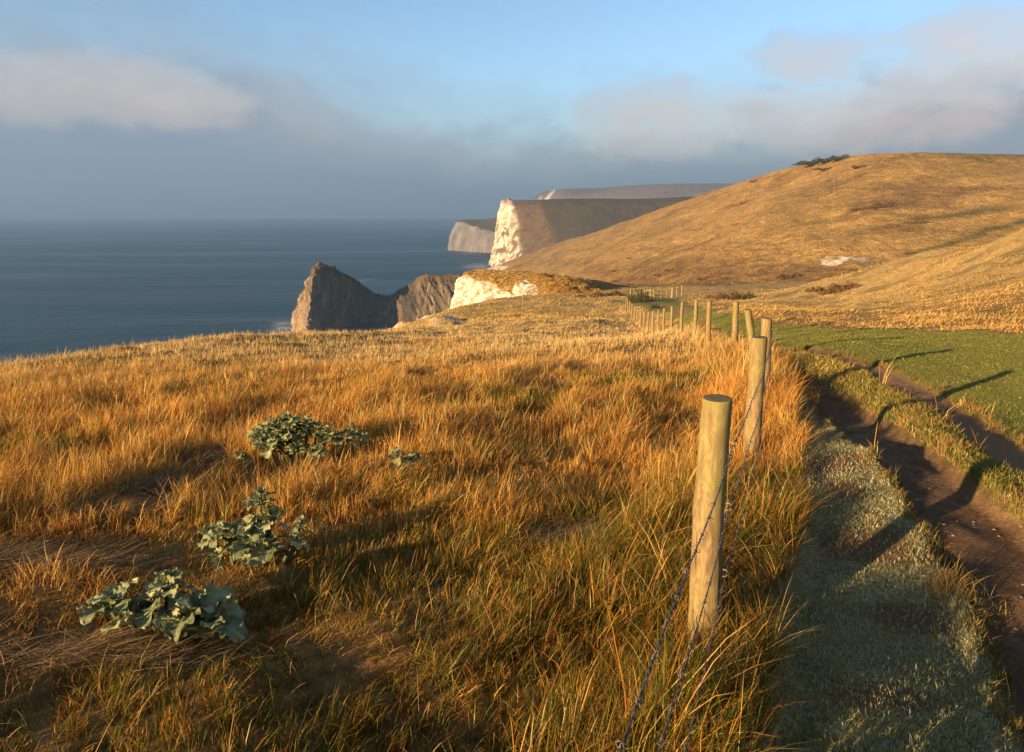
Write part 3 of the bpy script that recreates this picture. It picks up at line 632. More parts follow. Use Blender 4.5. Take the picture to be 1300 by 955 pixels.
def slope_grass():
    n = 360000; y = 8.5*np.exp(RNG.random(n)*math.log(135/8.5)); a = RNG.uniform(-.26, .95, n); x = a*(y+2)
    m = masks(x, y); e = look('edge', x, y); cl = fbm(x, y, 5, .22, 3)+.5*fbm(x, y, 6, .9, 2)
    keep = (np.maximum(m['mead'], m['trk']) < .4) & (e < 8) & (RNG.random(n) < .15+1.0*sstep(-.5, .2, cl)) & ((polydist(x, y, FENCE)[1] < 0) & (a > .1) | (y > 42))
    x, y, cl = x[keep], y[keep], cl[keep]; n = len(x); z = ground_z(x, y, {k: v[keep] for k, v in m.items()}, False)
    h = (.06+.11*sstep(-.3, .4, cl))*RNG.lognormal(0, .3, n)*(1+.7*((x < 9) & (y > 40)))*(1-.75*sstep(.02, .35, np.maximum(m['mead'][keep], 0))); an = RNG.uniform(-1.6, 1.9, n)
    col = PAL[RNG.choice(5, n, p=[.27, .33, .08, .03, .29])]*RNG.uniform(.8, 1.3, (n, 1))
    ch_ = look('chalk', x, y); P_ = ch_ < RNG.random(n); g = RNG.random(n) < .35*sstep(.0, .3, fbm(x, y, 50, .11, 3))+.05+.4*((x < 9) & (y > 46))*sstep(-.2, .2, fbm(x, y, 51, .25, 3)); h = h*P_; col[g] = GRN[RNG.integers(0, 4, g.sum())]
    parts = [blade_mesh(np.stack([x, y, z-.02], 1), h, .0045*(1+y*.17)*.62, np.stack([np.cos(an), np.sin(an)], 1), RNG.uniform(.45, .97, n), col, 2)]
    mk('tussock_grass', parts, 'straw coloured tussocks over the valley side beyond the meadow')
def tufts_on(name, src, n, u0, u1, v0, v1, size, label, per=2, turfy=.15):
    G, A = LOFT[src]; nv, nu, _ = G.shape; u = RNG.uniform(u0, u1, n)*(nu-1.01); v = RNG.uniform(v0, v1, n)*(nv-1.01); i = u.astype(int); j = v.astype(int); f = (u-i)[:, None]; g = (v-j)[:, None]
    P = (G[j, i]*(1-f)+G[j, i+1]*f)*(1-g)+(G[j+1, i]*(1-f)+G[j+1, i+1]*f)*g; at_ = {k: a[j, i] for k, a in A.items()}
    x, y, z = P.T; cl = fbm(x, y, 5, .08, 4); keep = (at_['chalk'] < .3) & (at_['turf'] < turfy+.3*RNG.random(n)) & (RNG.random(n) < .25+1.1*sstep(-.4, .3, cl)) & (z > SEA+4)
    P = P[keep]; br = at_.get('brown', np.zeros(len(keep)))[keep]; cl = cl[keep]; n = len(P); dist = P[:, 1]
    h = size*RNG.lognormal(0, .35, n)*(dist/300)**.6; an = RNG.uniform(-1.6, 2.0, n); col = PAL[RNG.choice(5, n, p=[.35, .32, .13, .03, .17])]*RNG.uniform(.8, 1.05, (n, 1))
    b = RNG.random(n) < br*.9+.05; col[b] = np.array([.20, .11, .04])*RNG.uniform(.5, 1.3, (b.sum(), 1)); g_ = RNG.random(n) < .06+.35*sstep(.1, .4, fbm(P[:, 0], P[:, 1], 7, .02, 3)); col[g_] = np.array([.2, .18, .045])*RNG.uniform(.6, 1.2, (g_.sum(), 1))
    P[:, 2] -= h*.2; mk(name, [blade_mesh(P, h, h*1.1, np.stack([np.cos(an), np.sin(an)], 1), RNG.uniform(.3, .9, n), col, 2)], label)
dry_field(); short_turf(); slope_grass()
tufts_on('hill_tussocks', 'hill_slope', 320000, 0, .88, .08, .655, .2, 'straw and brown tussocks all over the big hill')
tufts_on('bluff_grass', 'chalk_bluff', 110000, .05, 1, .25, .72, .2, 'golden grass on top of the chalk bluff', 2, .9)

# ------------------------------------------------------------------ fence
def wood_mat(name, seed, green=.5, base=((.16, .11, .05), (.28, .20, .095), (.40, .30, .15))):
    k = N(name, .75)
    co = k.coord((1, 1, 1)); g = k.n('ShaderNodeTexCoord'); mp = k.n('ShaderNodeMapping'); mp.inputs['Location'].default_value = (seed*3.1, seed*1.7, seed); mp.inputs['Scale'].default_value = (9, 9, 2.2)
    k.t.links.new(g.outputs['Object'], mp.inputs[0])
    nz = k.n('ShaderNodeTexNoise'); nz.inputs['Scale'].default_value = 1.0; nz.inputs['Detail'].default_value = 2; k.t.links.new(mp.outputs[0], nz.inputs[0])
    ring = k.math('MULTIPLY', nz.outputs[0], 190.0); ring = k.math('SINE', ring)
    f = k.noise(55, 4, .6, k.coord((1, 1, .12))); big = k.noise(6, 3, .5, mp.outputs[0])
    c = k.ramp(k.math('ADD', k.math('MULTIPLY', ring, .4), .5), [(.1, base[0]), (.5, base[1]), (.9, base[2])])
    c = k.mix(.66, c, k.ramp(big, [(.3, base[0]), (.55, base[1]), (.75, base[2])]))
    c = k.mix(k.ramp(f, [(.38, .6), (.52, 0)]), c, (.15, .10, .045)); c = k.mix(k.ramp(k.noise(9, 3, .5, k.coord((1, 1, .45))), [(.62, 0), (.68, .7)]), c, (.16, .09, .035))
    c = k.mix(k.ramp(k.noise(3.2, 4, .6), [(.45, 0), (.62, green)]), c, (.26, .27, .06))
    ob = k.n('ShaderNodeSeparateXYZ'); k.t.links.new(g.outputs['Object'], ob.inputs[0])
    c = k.mix(k.math('MULTIPLY', k.math('MULTIPLY', k.ramp(ob.outputs[2], [(.6, 0), (.97, 1)]), k.ramp(k.noise(22, 4, .6, k.coord((1, 1, .12))), [(.4, .2), (.6, 1)])), green), c, (.25, .25, .055))
    ck = k.noise(38, 3, .5, k.coord((1, 1, .05))); crack = k.ramp(ck, [(.325, 1), (.34, 0)])
    c = k.mix(crack, c, (.07, .045, .02))
    # the sawn top: growth rings, weathered grey brown
    r = k.n('ShaderNodeVectorMath', operation='LENGTH'); fl = k.n('ShaderNodeCombineXYZ'); k.t.links.new(ob.outputs[0], fl.inputs[0]); k.t.links.new(ob.outputs[1], fl.inputs[1]); k.t.links.new(fl.outputs[0], r.inputs[0])
    rg = k.math('SINE', k.math('ADD', k.math('MULTIPLY', r.outputs['Value'], 900.0), k.math('MULTIPLY', nz.outputs[0], 30.0)))
    tc = k.ramp(k.math('ADD', k.math('MULTIPLY', rg, .4), .5), [(.2, (.1, .075, .04)), (.8, (.2, .16, .09))])
    c = k.mix(k.ramp(k.normal_z(), [(.75, 0), (.9, 1)]), c, tc)
    k.col(c); k.bump(k.math('SUBTRACT', k.math('MULTIPLY', f, .5), k.math('MULTIPLY', crack, 1.)), .35, .006); return k.m
WOOD = [wood_mat('post_wood_%s' % n, i, g) for i, (n, g) in enumerate((('a', .5), ('b', .35), ('c', .2)))]
def post_mesh(r, h, seed, mat, nseg=28, nz=26, taper=.12, knots=True):
    zs = list(np.linspace(-.25, h-.012, nz))+[h-.006, h-.001, h]; rr = [r*(1+taper*(1-max(z, 0)/h)) for z in zs[:nz]]+[r*.985, r*.95, r*.6]
    V = []; rs = np.random.default_rng(seed); bx, by = rs.uniform(-.012, .012, 2)
    for z, q in zip(zs, rr):
        for j in range(nseg):
            t = 2*math.pi*j/nseg; b = math.sin(z*3.0/h)*1.0; V.append((q*math.cos(t)+bx*b, q*math.sin(t)+by*b, z))
    V = np.array(V); n = fbm(V[:, 0]*1.0+seed*7, V[:, 1], V[:, 2]*.35, 14, 3)*.0035+fbm(V[:, 0]+seed*3, V[:, 1], V[:, 2]*.6, 5, 2)*.005
    rad = V[:, :2]/(np.linalg.norm(V[:, :2], axis=1)[:, None]+1e-9); k = (V[:, 2] < h-.008); V[:, :2] += rad*(n*k)[:, None]
    V[:, 2] += np.where(V[:, 2] > h-.02, .05*V[:, 0]+fbm(V[:, 0], V[:, 1], seed, 30, 2)*.0015, 0)
    L = len(zs); q = []
    for i in range(L-1):
        for j in range(nseg): q.append((i*nseg+j, i*nseg+(j+1) % nseg, (i+1)*nseg+(j+1) % nseg, (i+1)*nseg+j))
    V = np.vstack([V, [[V[-nseg:, 0].mean(), V[-nseg:, 1].mean(), V[-nseg:, 2].mean()]]]); c = len(V)-1
    t = [((L-1)*nseg+j, (L-1)*nseg+(j+1) % nseg, c) for j in range(nseg)]
    me = bpy.data.meshes.new('timber'); me.from_pydata([tuple(v) for v in V], [], q+t); me.materials.append(mat)
    for p in me.polygons: p.use_smooth = p.normal.z < .8
    me.update(); return me
def tube_mesh(name, pts, r, seg=6, mat=None):
    pts = np.asarray(pts, float); T = np.gradient(pts, axis=0); T /= np.linalg.norm(T, axis=1)[:, None]+1e-12
    up = np.array([0, 0, 1.0]); A = np.cross(T, up); bad = np.linalg.norm(A, axis=1) < 1e-3; A[bad] = (1, 0, 0); A /= np.linalg.norm(A, axis=1)[:, None]; B = np.cross(T, A)
    th = np.arange(seg)*2*math.pi/seg; r = np.broadcast_to(r, len(pts))
    V = pts[:, None]+r[:, None, None]*(np.cos(th)[None, :, None]*A[:, None]+np.sin(th)[None, :, None]*B[:, None])
    n = len(pts); q = [(i*seg+j, i*seg+(j+1) % seg, (i+1)*seg+(j+1) % seg, (i+1)*seg+j) for i in range(n-1) for j in range(seg)]
    return V.reshape(-1, 3), np.array(q)
k = N('galvanised_wire', .55); k.b.inputs['Metallic'].default_value = .55; k.col(k.ramp(k.noise(60, 3), [(.4, (.09, .075, .07)), (.6, (.22, .2, .19))])); WIRE = k.m
near_group = 'round wooden posts of the wire fence'
postlab = [None,
 'nearest round wooden post, thick and knotty with green tinged top, standing in the grass',
 'second nearest round post, three barbed wires crossing its right side',
 'round post just behind and right of the second post, at the edge of the track',
 'leaning wooden post tilted to the left behind the second post',
 'upright post standing just left of the leaning post',
 'post left of the leaning post with the wide gap before it',
 'straight pale post, third left of the leaning post',
 'thin pale post, fourth left of the leaning post',
 'thin post, fifth left of the leaning post']
tops = []
small = [post_mesh(.045, 1.0, 50+i, WOOD[i % 3], 14, 8) for i in range(3)]
zp = ground_z(np.array([p[0] for p in FENCE]), np.array([p[1] for p in FENCE]))
ORD = ['tenth', 'eleventh', 'twelfth', 'thirteenth', 'fourteenth', 'fifteenth', 'sixteenth', 'seventeenth', 'eighteenth', 'nineteenth', 'twentieth', 'twenty-first']
for i, (x, y) in enumerate(FENCE):
    if i == 0: r = .055; top = -.40; lab = 'round wooden post at the near end of the fence, before the nearest one seen'
    else:
        px, py, Y, r = POSTS[i-1]; top = at(px, py, Y)[2]
        lab = postlab[i] if i < len(postlab) else 'thin round post, %s along the fence from the nearest post' % ORD[i-10]
    g = zp[i]; h = top-g; tops.append((x, y, top, r))
    t = thing('fence_post', lab, 'fence post', (x, y, g), near_group)
    if i < 9: me = post_mesh(r, h, i, WOOD[(i+2) % 3 if i != 1 else 0], 30 if i < 4 else 18, 26 if i < 4 else 12); sc = 1
    else: me = small[i % 3]; sc = h
    o = bpy.data.objects.new('timber', me); link(o, t); o.scale = (1, 1, sc)
    rs = random.Random(i); t.rotation_euler = (rs.uniform(-.02, .02), rs.uniform(-.02, .02), rs.uniform(0, 6))
    if i == 1: t.rotation_euler = (0, .012, 1.0)
    if i == 4:
        t.rotation_euler = (0, -.17, 0); t.location.x += .15; me.transform(__import__('mathutils').Matrix.Rotation(.6, 4, 'Z'))
    if i == 2 or i == 3: t.rotation_euler.y = .01; t.rotation_euler.x = 0
# wires: three strands stapled to the track side of the posts
OFFS = [.17, .40, .66]
def wire_path(k):
    pts = []
    for i in range(len(tops)):
        x, y, t, r = tops[i]; a = tops[max(i-1, 0)]; b = tops[min(i+1, len(tops)-1)]; d = np.array([b[0]-a[0], b[1]-a[1]]); d /= np.linalg.norm(d)
        s = r*1.07+.006; pts.append((x+d[1]*s, y-d[0]*s, t-OFFS[k]*(1 if i < 4 else .95)))
    return np.array(pts)
stp = N('staple_metal', .5).col((.3, .28, .26)).m
names = ['topmost barbed wire strand, running from the bottom of the picture up to the second post', 'middle barbed wire strand between the top and the lowest wire', 'lowest barbed wire strand, closest to the grass along the posts']
for k_ in range(3):
    A = wire_path(k_); th = thing('barbed_wire', names[k_], 'barbed wire', tuple(A[0]), 'strands of barbed wire along the fence'); V1, Q1, o1 = [], [], 0
    for i in range(1, 5):
        x_, y_, t_, r_ = tops[i]; o_ = [q for q in bpy.data.objects if q.name.startswith('fence_post') and abs(q.location.x-x_) < .2 and abs(q.location.y-y_) < .05][0]
        nn = A[i]-np.array([x_, y_, A[i][2]]); nn /= np.linalg.norm(nn); sp = np.array([[-.004, 0, -.014], [.009, 0, -.013], [.0125, 0, -.006], [.0125, 0, .006], [.009, 0, .013], [-.004, 0, .014]]); c_ = np.array([nn[0], nn[1], 0])
        pts = np.array([A[i]-nn*.006+c_*q[0]+np.array([0, 0, q[2]]) for q in sp]); v, q = tube_mesh('', pts, .0019, 5); from mathutils import Matrix
        ob = np_mesh('staple', v, q, mat=stp); bpy.context.view_layer.update(); ob.parent = o_; ob.matrix_parent_inverse = o_.matrix_world.inverted()
    for s in range(len(A)-1):
        p, q = A[s], A[s+1]; L = np.linalg.norm(q-p); near = s < 4; n = 160 if near else 6
        f = np.linspace(0, 1, n); c = p+(q-p)*f[:, None]; c[:, 2] -= .035*4*f*(1-f)*(1+.4*k_)
        if near: c[:, 0] += .004*np.sin(f*9+s); c[:, 2] += .004*np.sin(f*14+k_)
        if near:
            for ph in (0, math.pi):
                cc = c.copy(); w_ = L*f*2*math.pi/.045+ph; cc[:, 0] += .0019*np.cos(w_); cc[:, 2] += .0019*np.sin(w_)
                v, qd = tube_mesh('', cc-A[0], .0014, 5); V1.append(v); Q1.append(qd+o1); o1 += len(v)
            nb = int(L/.117)
            for b in range(1, nb):
                m = c[int(b/nb*(n-1))]; d = (q-p)/L; t_ = np.linspace(0, 1, 22); ang = t_*4*math.pi+b*1.3; A1 = np.array([-d[1], d[0], 0]); B1 = np.cross(d, A1)
                rad = np.where((t_ < .12) | (t_ > .88), .0105, .0036)
                hp = m+d*((t_-.5)*.012)[:, None]+rad[:, None]*(np.cos(ang)[:, None]*A1+np.sin(ang)[:, None]*B1)
                v, qd = tube_mesh('', hp-m, np.where((t_ < .03) | (t_ > .97), .0003, .0011), 4); np_mesh('barb', v, qd, mat=WIRE, parent=th, loc=tuple(m-A[0]))
        else:
            v, qd = tube_mesh('', c-A[0], .0022, 4); V1.append(v); Q1.append(qd+o1); o1 += len(v)
    np_mesh('strand', np.vstack(V1), np.vstack(Q1), mat=WIRE, parent=th)

# ------------------------------------------------------------------ far fences, gate, marker posts
def ground_at_px(px, py):
    x, y = hit(px, py); return x, y, float(ground_z(np.array([x]), np.array([y]))[0])
thin = [post_mesh(.05, 1.0, 80+i, WOOD[(i+1) % 3], 10, 5) for i in range(2)]
def small_post(x, y, z, h, lab, group, me=None, r=1.0):
    t = thing('fence_post', lab, 'fence post', (x, y, z), group); o = bpy.data.objects.new('timber', me or thin[0]); link(o, t); o.scale = (r, r, h); return t
fl = [(800.5, 378.6), (805, 378.4), (809.5, 378.3), (814, 378.4), (818, 378.6), (822, 378.9), (826, 379.2), (830, 379.5), (834.5, 379.4), (839, 379.2), (846, 378.8)]
fence2 = []
for i, (px, py) in enumerate(fl):
    x, y, z = ground_at_px(px, py); fence2.append((x, y, z)); small_post(x, y, z, 1.05, 'pale post of the short railed fence left of the far gate', 'pale posts of the far railed fence', r=1.3)
rm = N('weathered_rail', .8).col((.5, .4, .22)).m
for a_, b_ in zip(fence2[:-1], fence2[1:]):
    th = thing('fence_rail', 'pale rails between two posts of the far fence across the valley bottom', 'fence rail', a_, 'rails of the far fence')
    for hh in (.35, .85):
        v, q = tube_mesh('', np.array([[0, 0, hh], [b_[0]-a_[0], b_[1]-a_[1], b_[2]-a_[2]+hh]]), .035, 6); np_mesh('rail', v, q, mat=rm, parent=th)
# gate
gx0, gy0, gz0 = ground_at_px(853, 378.5); gx1, gy1, gz1 = ground_at_px(871, 378.0)
gz = max(gz0, gz1); D = np.array([gx1-gx0, gy1-gy0, 0]); Lg = np.linalg.norm(D); D /= Lg; Lg = min(Lg, 3.0)
gt = thing('field_gate', 'small barred wooden gate in the far fence at the end of the green valley', 'gate', (gx0, gy0, gz))
for hh in (.15, .38, .6, .82, 1.05):
    v, q = tube_mesh('', np.array([[0, 0, hh], list(D[:2]*Lg)+[hh]]), .035, 6); np_mesh('bar', v, q, mat=rm, parent=gt)
for f in (0, .5, 1.0):
    v, q = tube_mesh('', np.array([list(D[:2]*Lg*f)+[0.0], [*(D[:2]*Lg*f+np.array([.001, 0])), 1.25]]), .06, 8); np_mesh('upright', v, q, mat=rm, parent=gt)
v, q = tube_mesh('', np.array([[0, 0, .15], list(D[:2]*Lg*.5)+[1.05]]), .03, 6); np_mesh('brace', v, q, mat=rm, parent=gt)
for i, (px, py) in enumerate([(851, 378.6), (874, 377.8), (880, 377.5), (888, 377), (899, 376.5), (936, 375), (958, 374.5), (967, 374.3)]):
    x, y, z = ground_at_px(px, py); small_post(x, y, z, .75, 'one of the scattered pale posts right of the gate in front of the brown scrub', 'pale posts right of the gate', thin[1], .7)
for (px, py, lab) in [(664, 390.5, 'lone pale marker post on the knoll before the chalk face'), (673, 387, 'thin dark marker post on the knoll just right of the pale one')]:
    x, y, z = ground_at_px(px, py); small_post(x, y, z, 1.15, lab, None, thin[0 if px < 670 else 1], 1.1 if px < 670 else .7)

# ------------------------------------------------------------------ bushes and scrub
def leafy(name, n, rx, ry, rz, leaf, seed, mat, parent):
    rs = np.random.default_rng(seed); v = rs.normal(size=(n, 3)); v /= np.linalg.norm(v, axis=1)[:, None]; v[:, 2] = np.abs(v[:, 2])
    lump = 1+.35*fbm(v[:, 0]*2+seed, v[:, 1]*2, v[:, 2]*2, 1.2, 3); rad = rs.uniform(.45, 1, n)**.5*lump
    P = v*rad[:, None]*np.array([rx, ry, rz*1.5]); P[:, 2] *= np.clip(.55+1.1*fbm(P[:, 0], P[:, 1], 0, 2.2/rx, 3), .15, 1.6); P[:, 1] += .9*ry*fbm(P[:, 0], np.zeros(n), seed, 1.6/rx, 2); a = rs.normal(size=(n, 3)); a /= np.linalg.norm(a, axis=1)[:, None]; b = np.cross(a, rs.normal(size=(n, 3))); b /= np.linalg.norm(b, axis=1)[:, None]+1e-9
    s = leaf*rs.uniform(.5, 1.3, (n, 1))*(.8); V = np.stack([P-a*s, P+b*s*.5, P+a*s, P-b*s*.5], 1).reshape(-1, 3); i = np.arange(n)*4; q = np.stack([i, i+1, i+2, i+3], 1)
    t = np.repeat(np.clip(rs.uniform(.5, 1.4, n)*(1+.3*fbm(P[:, 0], P[:, 1], P[:, 2], 2/rx, 2)), .3, 2), 4)
    return np_mesh(name, V, q, mat=mat, attrs={'tone': t}, parent=parent, smooth=False)
def scrub_mat(name, c0, c1):
    k = N(name, .8); k.col(k.mix(k.math('MULTIPLY', k.attr('tone'), .6, True), c0, c1)); return k.m
SCR = [scrub_mat('scrub_brown', (.07, .04, .018), (.2, .12, .05)), scrub_mat('gorse_green', (.02, .03, .008), (.08, .085, .025))]
stem = N('twig_bark', .9).col((.09, .06, .04)).m
def bush(x, y, z, rx, ry, rz, m, lab, cat, seed, n=900, grp=None, name='scrub_bush', leaf=.07):
    t = thing(name, lab, cat, (x, y, z), grp); leafy('foliage', n, rx, ry, rz, leaf*max(rx, rz)**.7, seed, SCR[m], t)
    V, Q, o = [], [], 0; rs = random.Random(seed)
    for i in range(7):
        e = (rs.uniform(-.7, .7)*rx, rs.uniform(-.7, .7)*ry, rz*rs.uniform(.5, .9)); p = np.array([[0, 0, -.1], [e[0]*.5, e[1]*.5, e[2]*.45], e])
        v, q = tube_mesh('', cr(p, 6), np.linspace(.02, .006, 6)*max(1, rz), 5); V.append(v); Q.append(q+o); o += len(v)
    np_mesh('stems', np.vstack(V), np.vstack(Q), mat=stem, parent=t)
near_b = [(930, 379.5, 2.4, 1.5, .95, 0, 'wide brown scrub bush on the flat valley side right of the gate'),
          (948, 380.5, 1.5, 1.1, .7, 1, 'dark bush at the right end of the brown scrub below the hill'),
          (912, 379.5, 1.7, 1.2, .6, 0, 'low brown bush left of the wide scrub bush near the gate'),
          (775, 376.5, 2.8, 1.6, .75, 0, 'dark brown bush on the rise just left of the fence line'),
          (750, 377.5, 2.4, 1.4, .5, 0, 'low brown bush further left on the rise behind the field'),
          (812, 382, 1.5, 1.6, .8, 1, 'dark green bush overhanging the track behind the end of the fence'),
          (806, 384, 1.0, 1.3, .7, 1, 'dark green bush touching the end of the fence'),
          (832, 391.5, .38, .3, .4, 1, 'small dark shrub by the bare track on the green valley floor'),
          (1235, 303, .6, .5, .4, 1, 'small dark bush on the crest of the right hand slope'),
          (1060, 372, 2.2, 1.5, .5, 0, 'low brown scrub at the foot of the big hill right of the scattered posts'),
          (1075, 368, 1.6, 1.3, .5, 0, 'brown scrub patch right of the low scrub below the chalk scar')]
for i, (px, py, rx, ry, rz, m, lab) in enumerate(near_b):
    x, y, z = ground_at_px(px, py); bush(x, y, z-.05, rx, ry, rz, m, lab, 'bush', 100+i, 1500)
from mathutils.bvhtree import BVHTree
def on_hill(objname, px, py):
    from mathutils import Vector
    o = bpy.data.objects[objname]; a, t = ray(px, py); d = Vector((a, 1, t)).normalized(); hitp = o.ray_cast(Vector((0, 0, 0)), d)
    return hitp[1] if hitp[0] else None
bpy.context.view_layer.update()
hb = [(1035, 209, 14, 3, 3.2, 1, 'left part of the dark hedge on the skyline of the big hill'), (1053, 205.5, 12, 3, 3.2, 1, 'middle part of the dark hedge on the skyline of the big hill'), (1068, 203, 9, 3, 3, 1, 'right end of the dark hedge on the skyline of the big hill'),
      (1050, 215, 9, 3, 1.2, 0, 'brown scrub just below the skyline hedge'), (1094, 212, 6, 3, 1.2, 0, 'brown scrub right of and below the skyline hedge'), (958, 231, 4, 2, 1.4, 0, 'dark bush high on the left shoulder of the big hill'),
      (945, 258, 3, 2, 1, 0, 'small brown scrub patch on the left shoulder of the hill below the dark bush'), (1125, 262, 7, 3, 2.0, 0, 'brown thicket above the chalk scar in the middle of the big hill'), (1100, 266, 8, 3, 1.2, 0, 'low brown thicket left of the taller one on the big hill'),
      (1165, 283, 6, 2, .9, 0, 'brown scrub strip beside the green terrace on the big hill'), (852, 343, 3, 1.4, .7, 0, 'brown scrub low on the big hill above the gate'), (842, 349, 4, 1.2, .6, 0, 'long low scrub just under the one above the gate'),
      (783, 344, 4.5, 2, .9, 0, 'dark scrub strip on the lower left flank of the big hill'), (800, 328, 2.4, 1.4, .6, 0, 'small scrub strip above the dark one on the lower left flank'), (895, 354, 3.2, 1.2, .7, 0, 'low scrub right of the gate on the foot of the big hill'),
      (785, 357, 3, 1.2, .7, 0, 'dark scrub at the foot of the big hill left of the gate'), (1005, 352, 5, 2, 1.4, 0, 'rounded brown thicket at the foot of the big hill'), (990, 362, 7, 2.5, .9, 0, 'wide brown scrub below the rounded thicket')]
for i, (px, py, rx, ry, rz, m, lab) in enumerate(hb):
    p = on_hill('hill_slope', px, py)
    if p: bush(p.x, p.y, p.z-.3, rx, ry, rz, m, lab, 'bush', 200+i, 1500, leaf=.11)

# ------------------------------------------------------------------ wild cabbage plants
def cab_mat():
    k = N('cabbage_leaf', .5); n = k.noise(30, 4, .6); c = k.mix(k.attr('tone'), (.10, .14, .05), (.34, .38, .17)); c = k.mix(k.ramp(n, [(.4, 0), (.7, .45)]), c, (.5, .52, .34)); c = k.mix(k.ramp(k.noise(7, 4, .6), [(.62, 0), (.68, .6)]), c, (.38, .27, .08))
    c = k.mix(k.attr('rib'), c, (.4, .45, .28)); k.col(c); k.b.inputs['Specular IOR Level'].default_value = .3; k.bump(k.noise(60, 3), .3, .004)
    tr = k.n('ShaderNodeBsdfTranslucent'); k.t.links.new(c, tr.inputs[0]); mx = k.n('ShaderNodeMixShader'); mx.inputs[0].default_value = .18
    k.t.links.new(k.b.outputs[0], mx.inputs[1]); k.t.links.new(tr.outputs[0], mx.inputs[2]); k.t.links.new(mx.outputs[0], k.t.nodes['Material Output'].inputs[0]); return k.m
CAB = cab_mat(); CST = N('cabbage_stem', .8).col((.13, .12, .06)).m
def leaf_geo(rs, L, Wd):
    nu, nv = 13, 11; u = np.linspace(0, 1, nu); v = np.linspace(-1, 1, nv); U, Vv = np.meshgrid(u, v, indexing='ij')
    prof = np.sin(np.pi*np.clip(U, 0, 1)**.75)**.62*(.55+.5*U); prof = np.maximum(prof, .07*(1-U)); lob = 1+.16*np.sin(U*19+rs.uniform(0, 6))*np.abs(Vv)
    x = U*L; y = Vv*Wd*.5*prof*lob; ruff = (np.abs(Vv)**2)*L*.10*np.sin(U*22+Vv*3+rs.uniform(0, 6))
    z = L*(.30*np.sin(U*math.pi*.5)-.42*U**2.3*rs.uniform(.4, 1.2))+.22*np.abs(y)+ruff; rib = np.exp(-(Vv/.1)**2)*.8
    return np.stack([x, y, z], -1).reshape(-1, 3), grid_quads(nu, nv), rib.ravel()
def cabbage(px, py, lab, heads, seed, grp='grey green wild cabbage plants in the dry grass'):
    x, y, z = ground_at_px(px, py); t = thing('wild_cabbage', lab, 'plant', (x, y, z), grp); rs = np.random.default_rng(seed); V, Q, R, T, o = [], [], [], [], 0; SV, SQ, so = [], [], 0
    for (hx, hy, hh, n, size) in heads:
        # hx right, hy away, hh height of the head
        gz = float(ground_z(np.array([x+hx]), np.array([y+hy]))[0])-z
        st = cr(np.array([[hx*.6, hy*.6, gz-.05], [hx*.85, hy*.85, gz+hh*.5], [hx, hy, gz+hh]]), 8); v, q = tube_mesh('', st, np.linspace(.014, .008, 8), 7); SV.append(v); SQ.append(q+so); so += len(v)
        for i in range(n):
            f = i/n; L = size*(.45+.75*(1-f))*rs.uniform(.75, 1.2); v, q, rib = leaf_geo(rs, L, L*rs.uniform(.75, 1.05)); az = i*2.4+rs.uniform(-.4, .4); el = math.radians(-10+70*f**1.1+rs.uniform(-14, 14)); ro = rs.uniform(-.5, .5)
            c, s = math.cos(ro), math.sin(ro); v = np.stack([v[:, 0], v[:, 1]*c-v[:, 2]*s, v[:, 1]*s+v[:, 2]*c], 1)
            c, s = math.cos(el), math.sin(el); v = np.stack([v[:, 0]*c-v[:, 2]*s, v[:, 1], v[:, 0]*s+v[:, 2]*c], 1)
            c, s = math.cos(az), math.sin(az); v = np.stack([v[:, 0]*c-v[:, 1]*s, v[:, 0]*s+v[:, 1]*c, v[:, 2]], 1)
            v = v+np.array([hx, hy, gz+hh*(.72+.28*f)]); V.append(v); Q.append(q+o); o += len(v); R.append(rib); T.append(np.full(len(v), rs.uniform(0, 1)))
    np_mesh('foliage', np.vstack(V), np.vstack(Q), mat=CAB, attrs={'rib': np.concatenate(R), 'tone': np.concatenate(T)}, parent=t); np_mesh('stem', np.vstack(SV), np.vstack(SQ), mat=CST, parent=t)
cabbage(195, 806, 'lowest and most open cabbage plant, broad pale leaves at bottom left of the slope', [(-.17, .0, .12, 11, .14), (-.02, .03, .13, 12, .11), (.03, .09, .22, 14, .10), (.16, .04, .12, 9, .16), (.12, -.05, .10, 8, .13), (-.06, -.05, .09, 8, .12), (.24, .0, .09, 6, .12)], 3)
cabbage(318, 725, 'middle cabbage plant with one taller leafy stem, between the lowest and the topmost plants', [(-.12, .02, .2, 13, .10), (-.02, .06, .2, 12, .10), (.03, .12, .34, 15, .085), (.09, .08, .26, 11, .085), (-.2, .05, .2, 11, .10), (.0, .0, .16, 12, .11), (.1, -.02, .12, 9, .10), (.22, .04, .15, 8, .07), (-.14, -.06, .1, 9, .09), (.24, .08, .24, 7, .05), (-.02, -.05, .1, 8, .1)], 5)
cabbage(375, 592, 'topmost and largest dark green cabbage clump with a bushy rounded head', [(-.28, .1, .3, 17, .13), (-.1, .15, .42, 18, .13), (-.18, .08, .38, 16, .12), (-.02, .08, .4, 16, .12), (-.12, .0, .3, 16, .13), (.16, .1, .3, 15, .12), (.36, .05, .24, 12, .1), (-.24, -.02, .24, 12, .11), (.08, .1, .36, 15, .12), (-.2, -.03, .2, 13, .13), (.04, -.05, .18, 13, .12), (.26, .02, .26, 12, .11), (.45, .1, .28, 10, .1), (-.42, -.05, .12, 6, .08), (.18, -.08, .14, 9, .12), (-.05, .02, .36, 12, .12)], 8)
cabbage(508, 606, 'smallest dark cabbage plant, right of the topmost clump', [(-.03, .02, .17, 9, .10), (.07, .04, .16, 8, .10), (.02, -.02, .1, 6, .08)], 12)

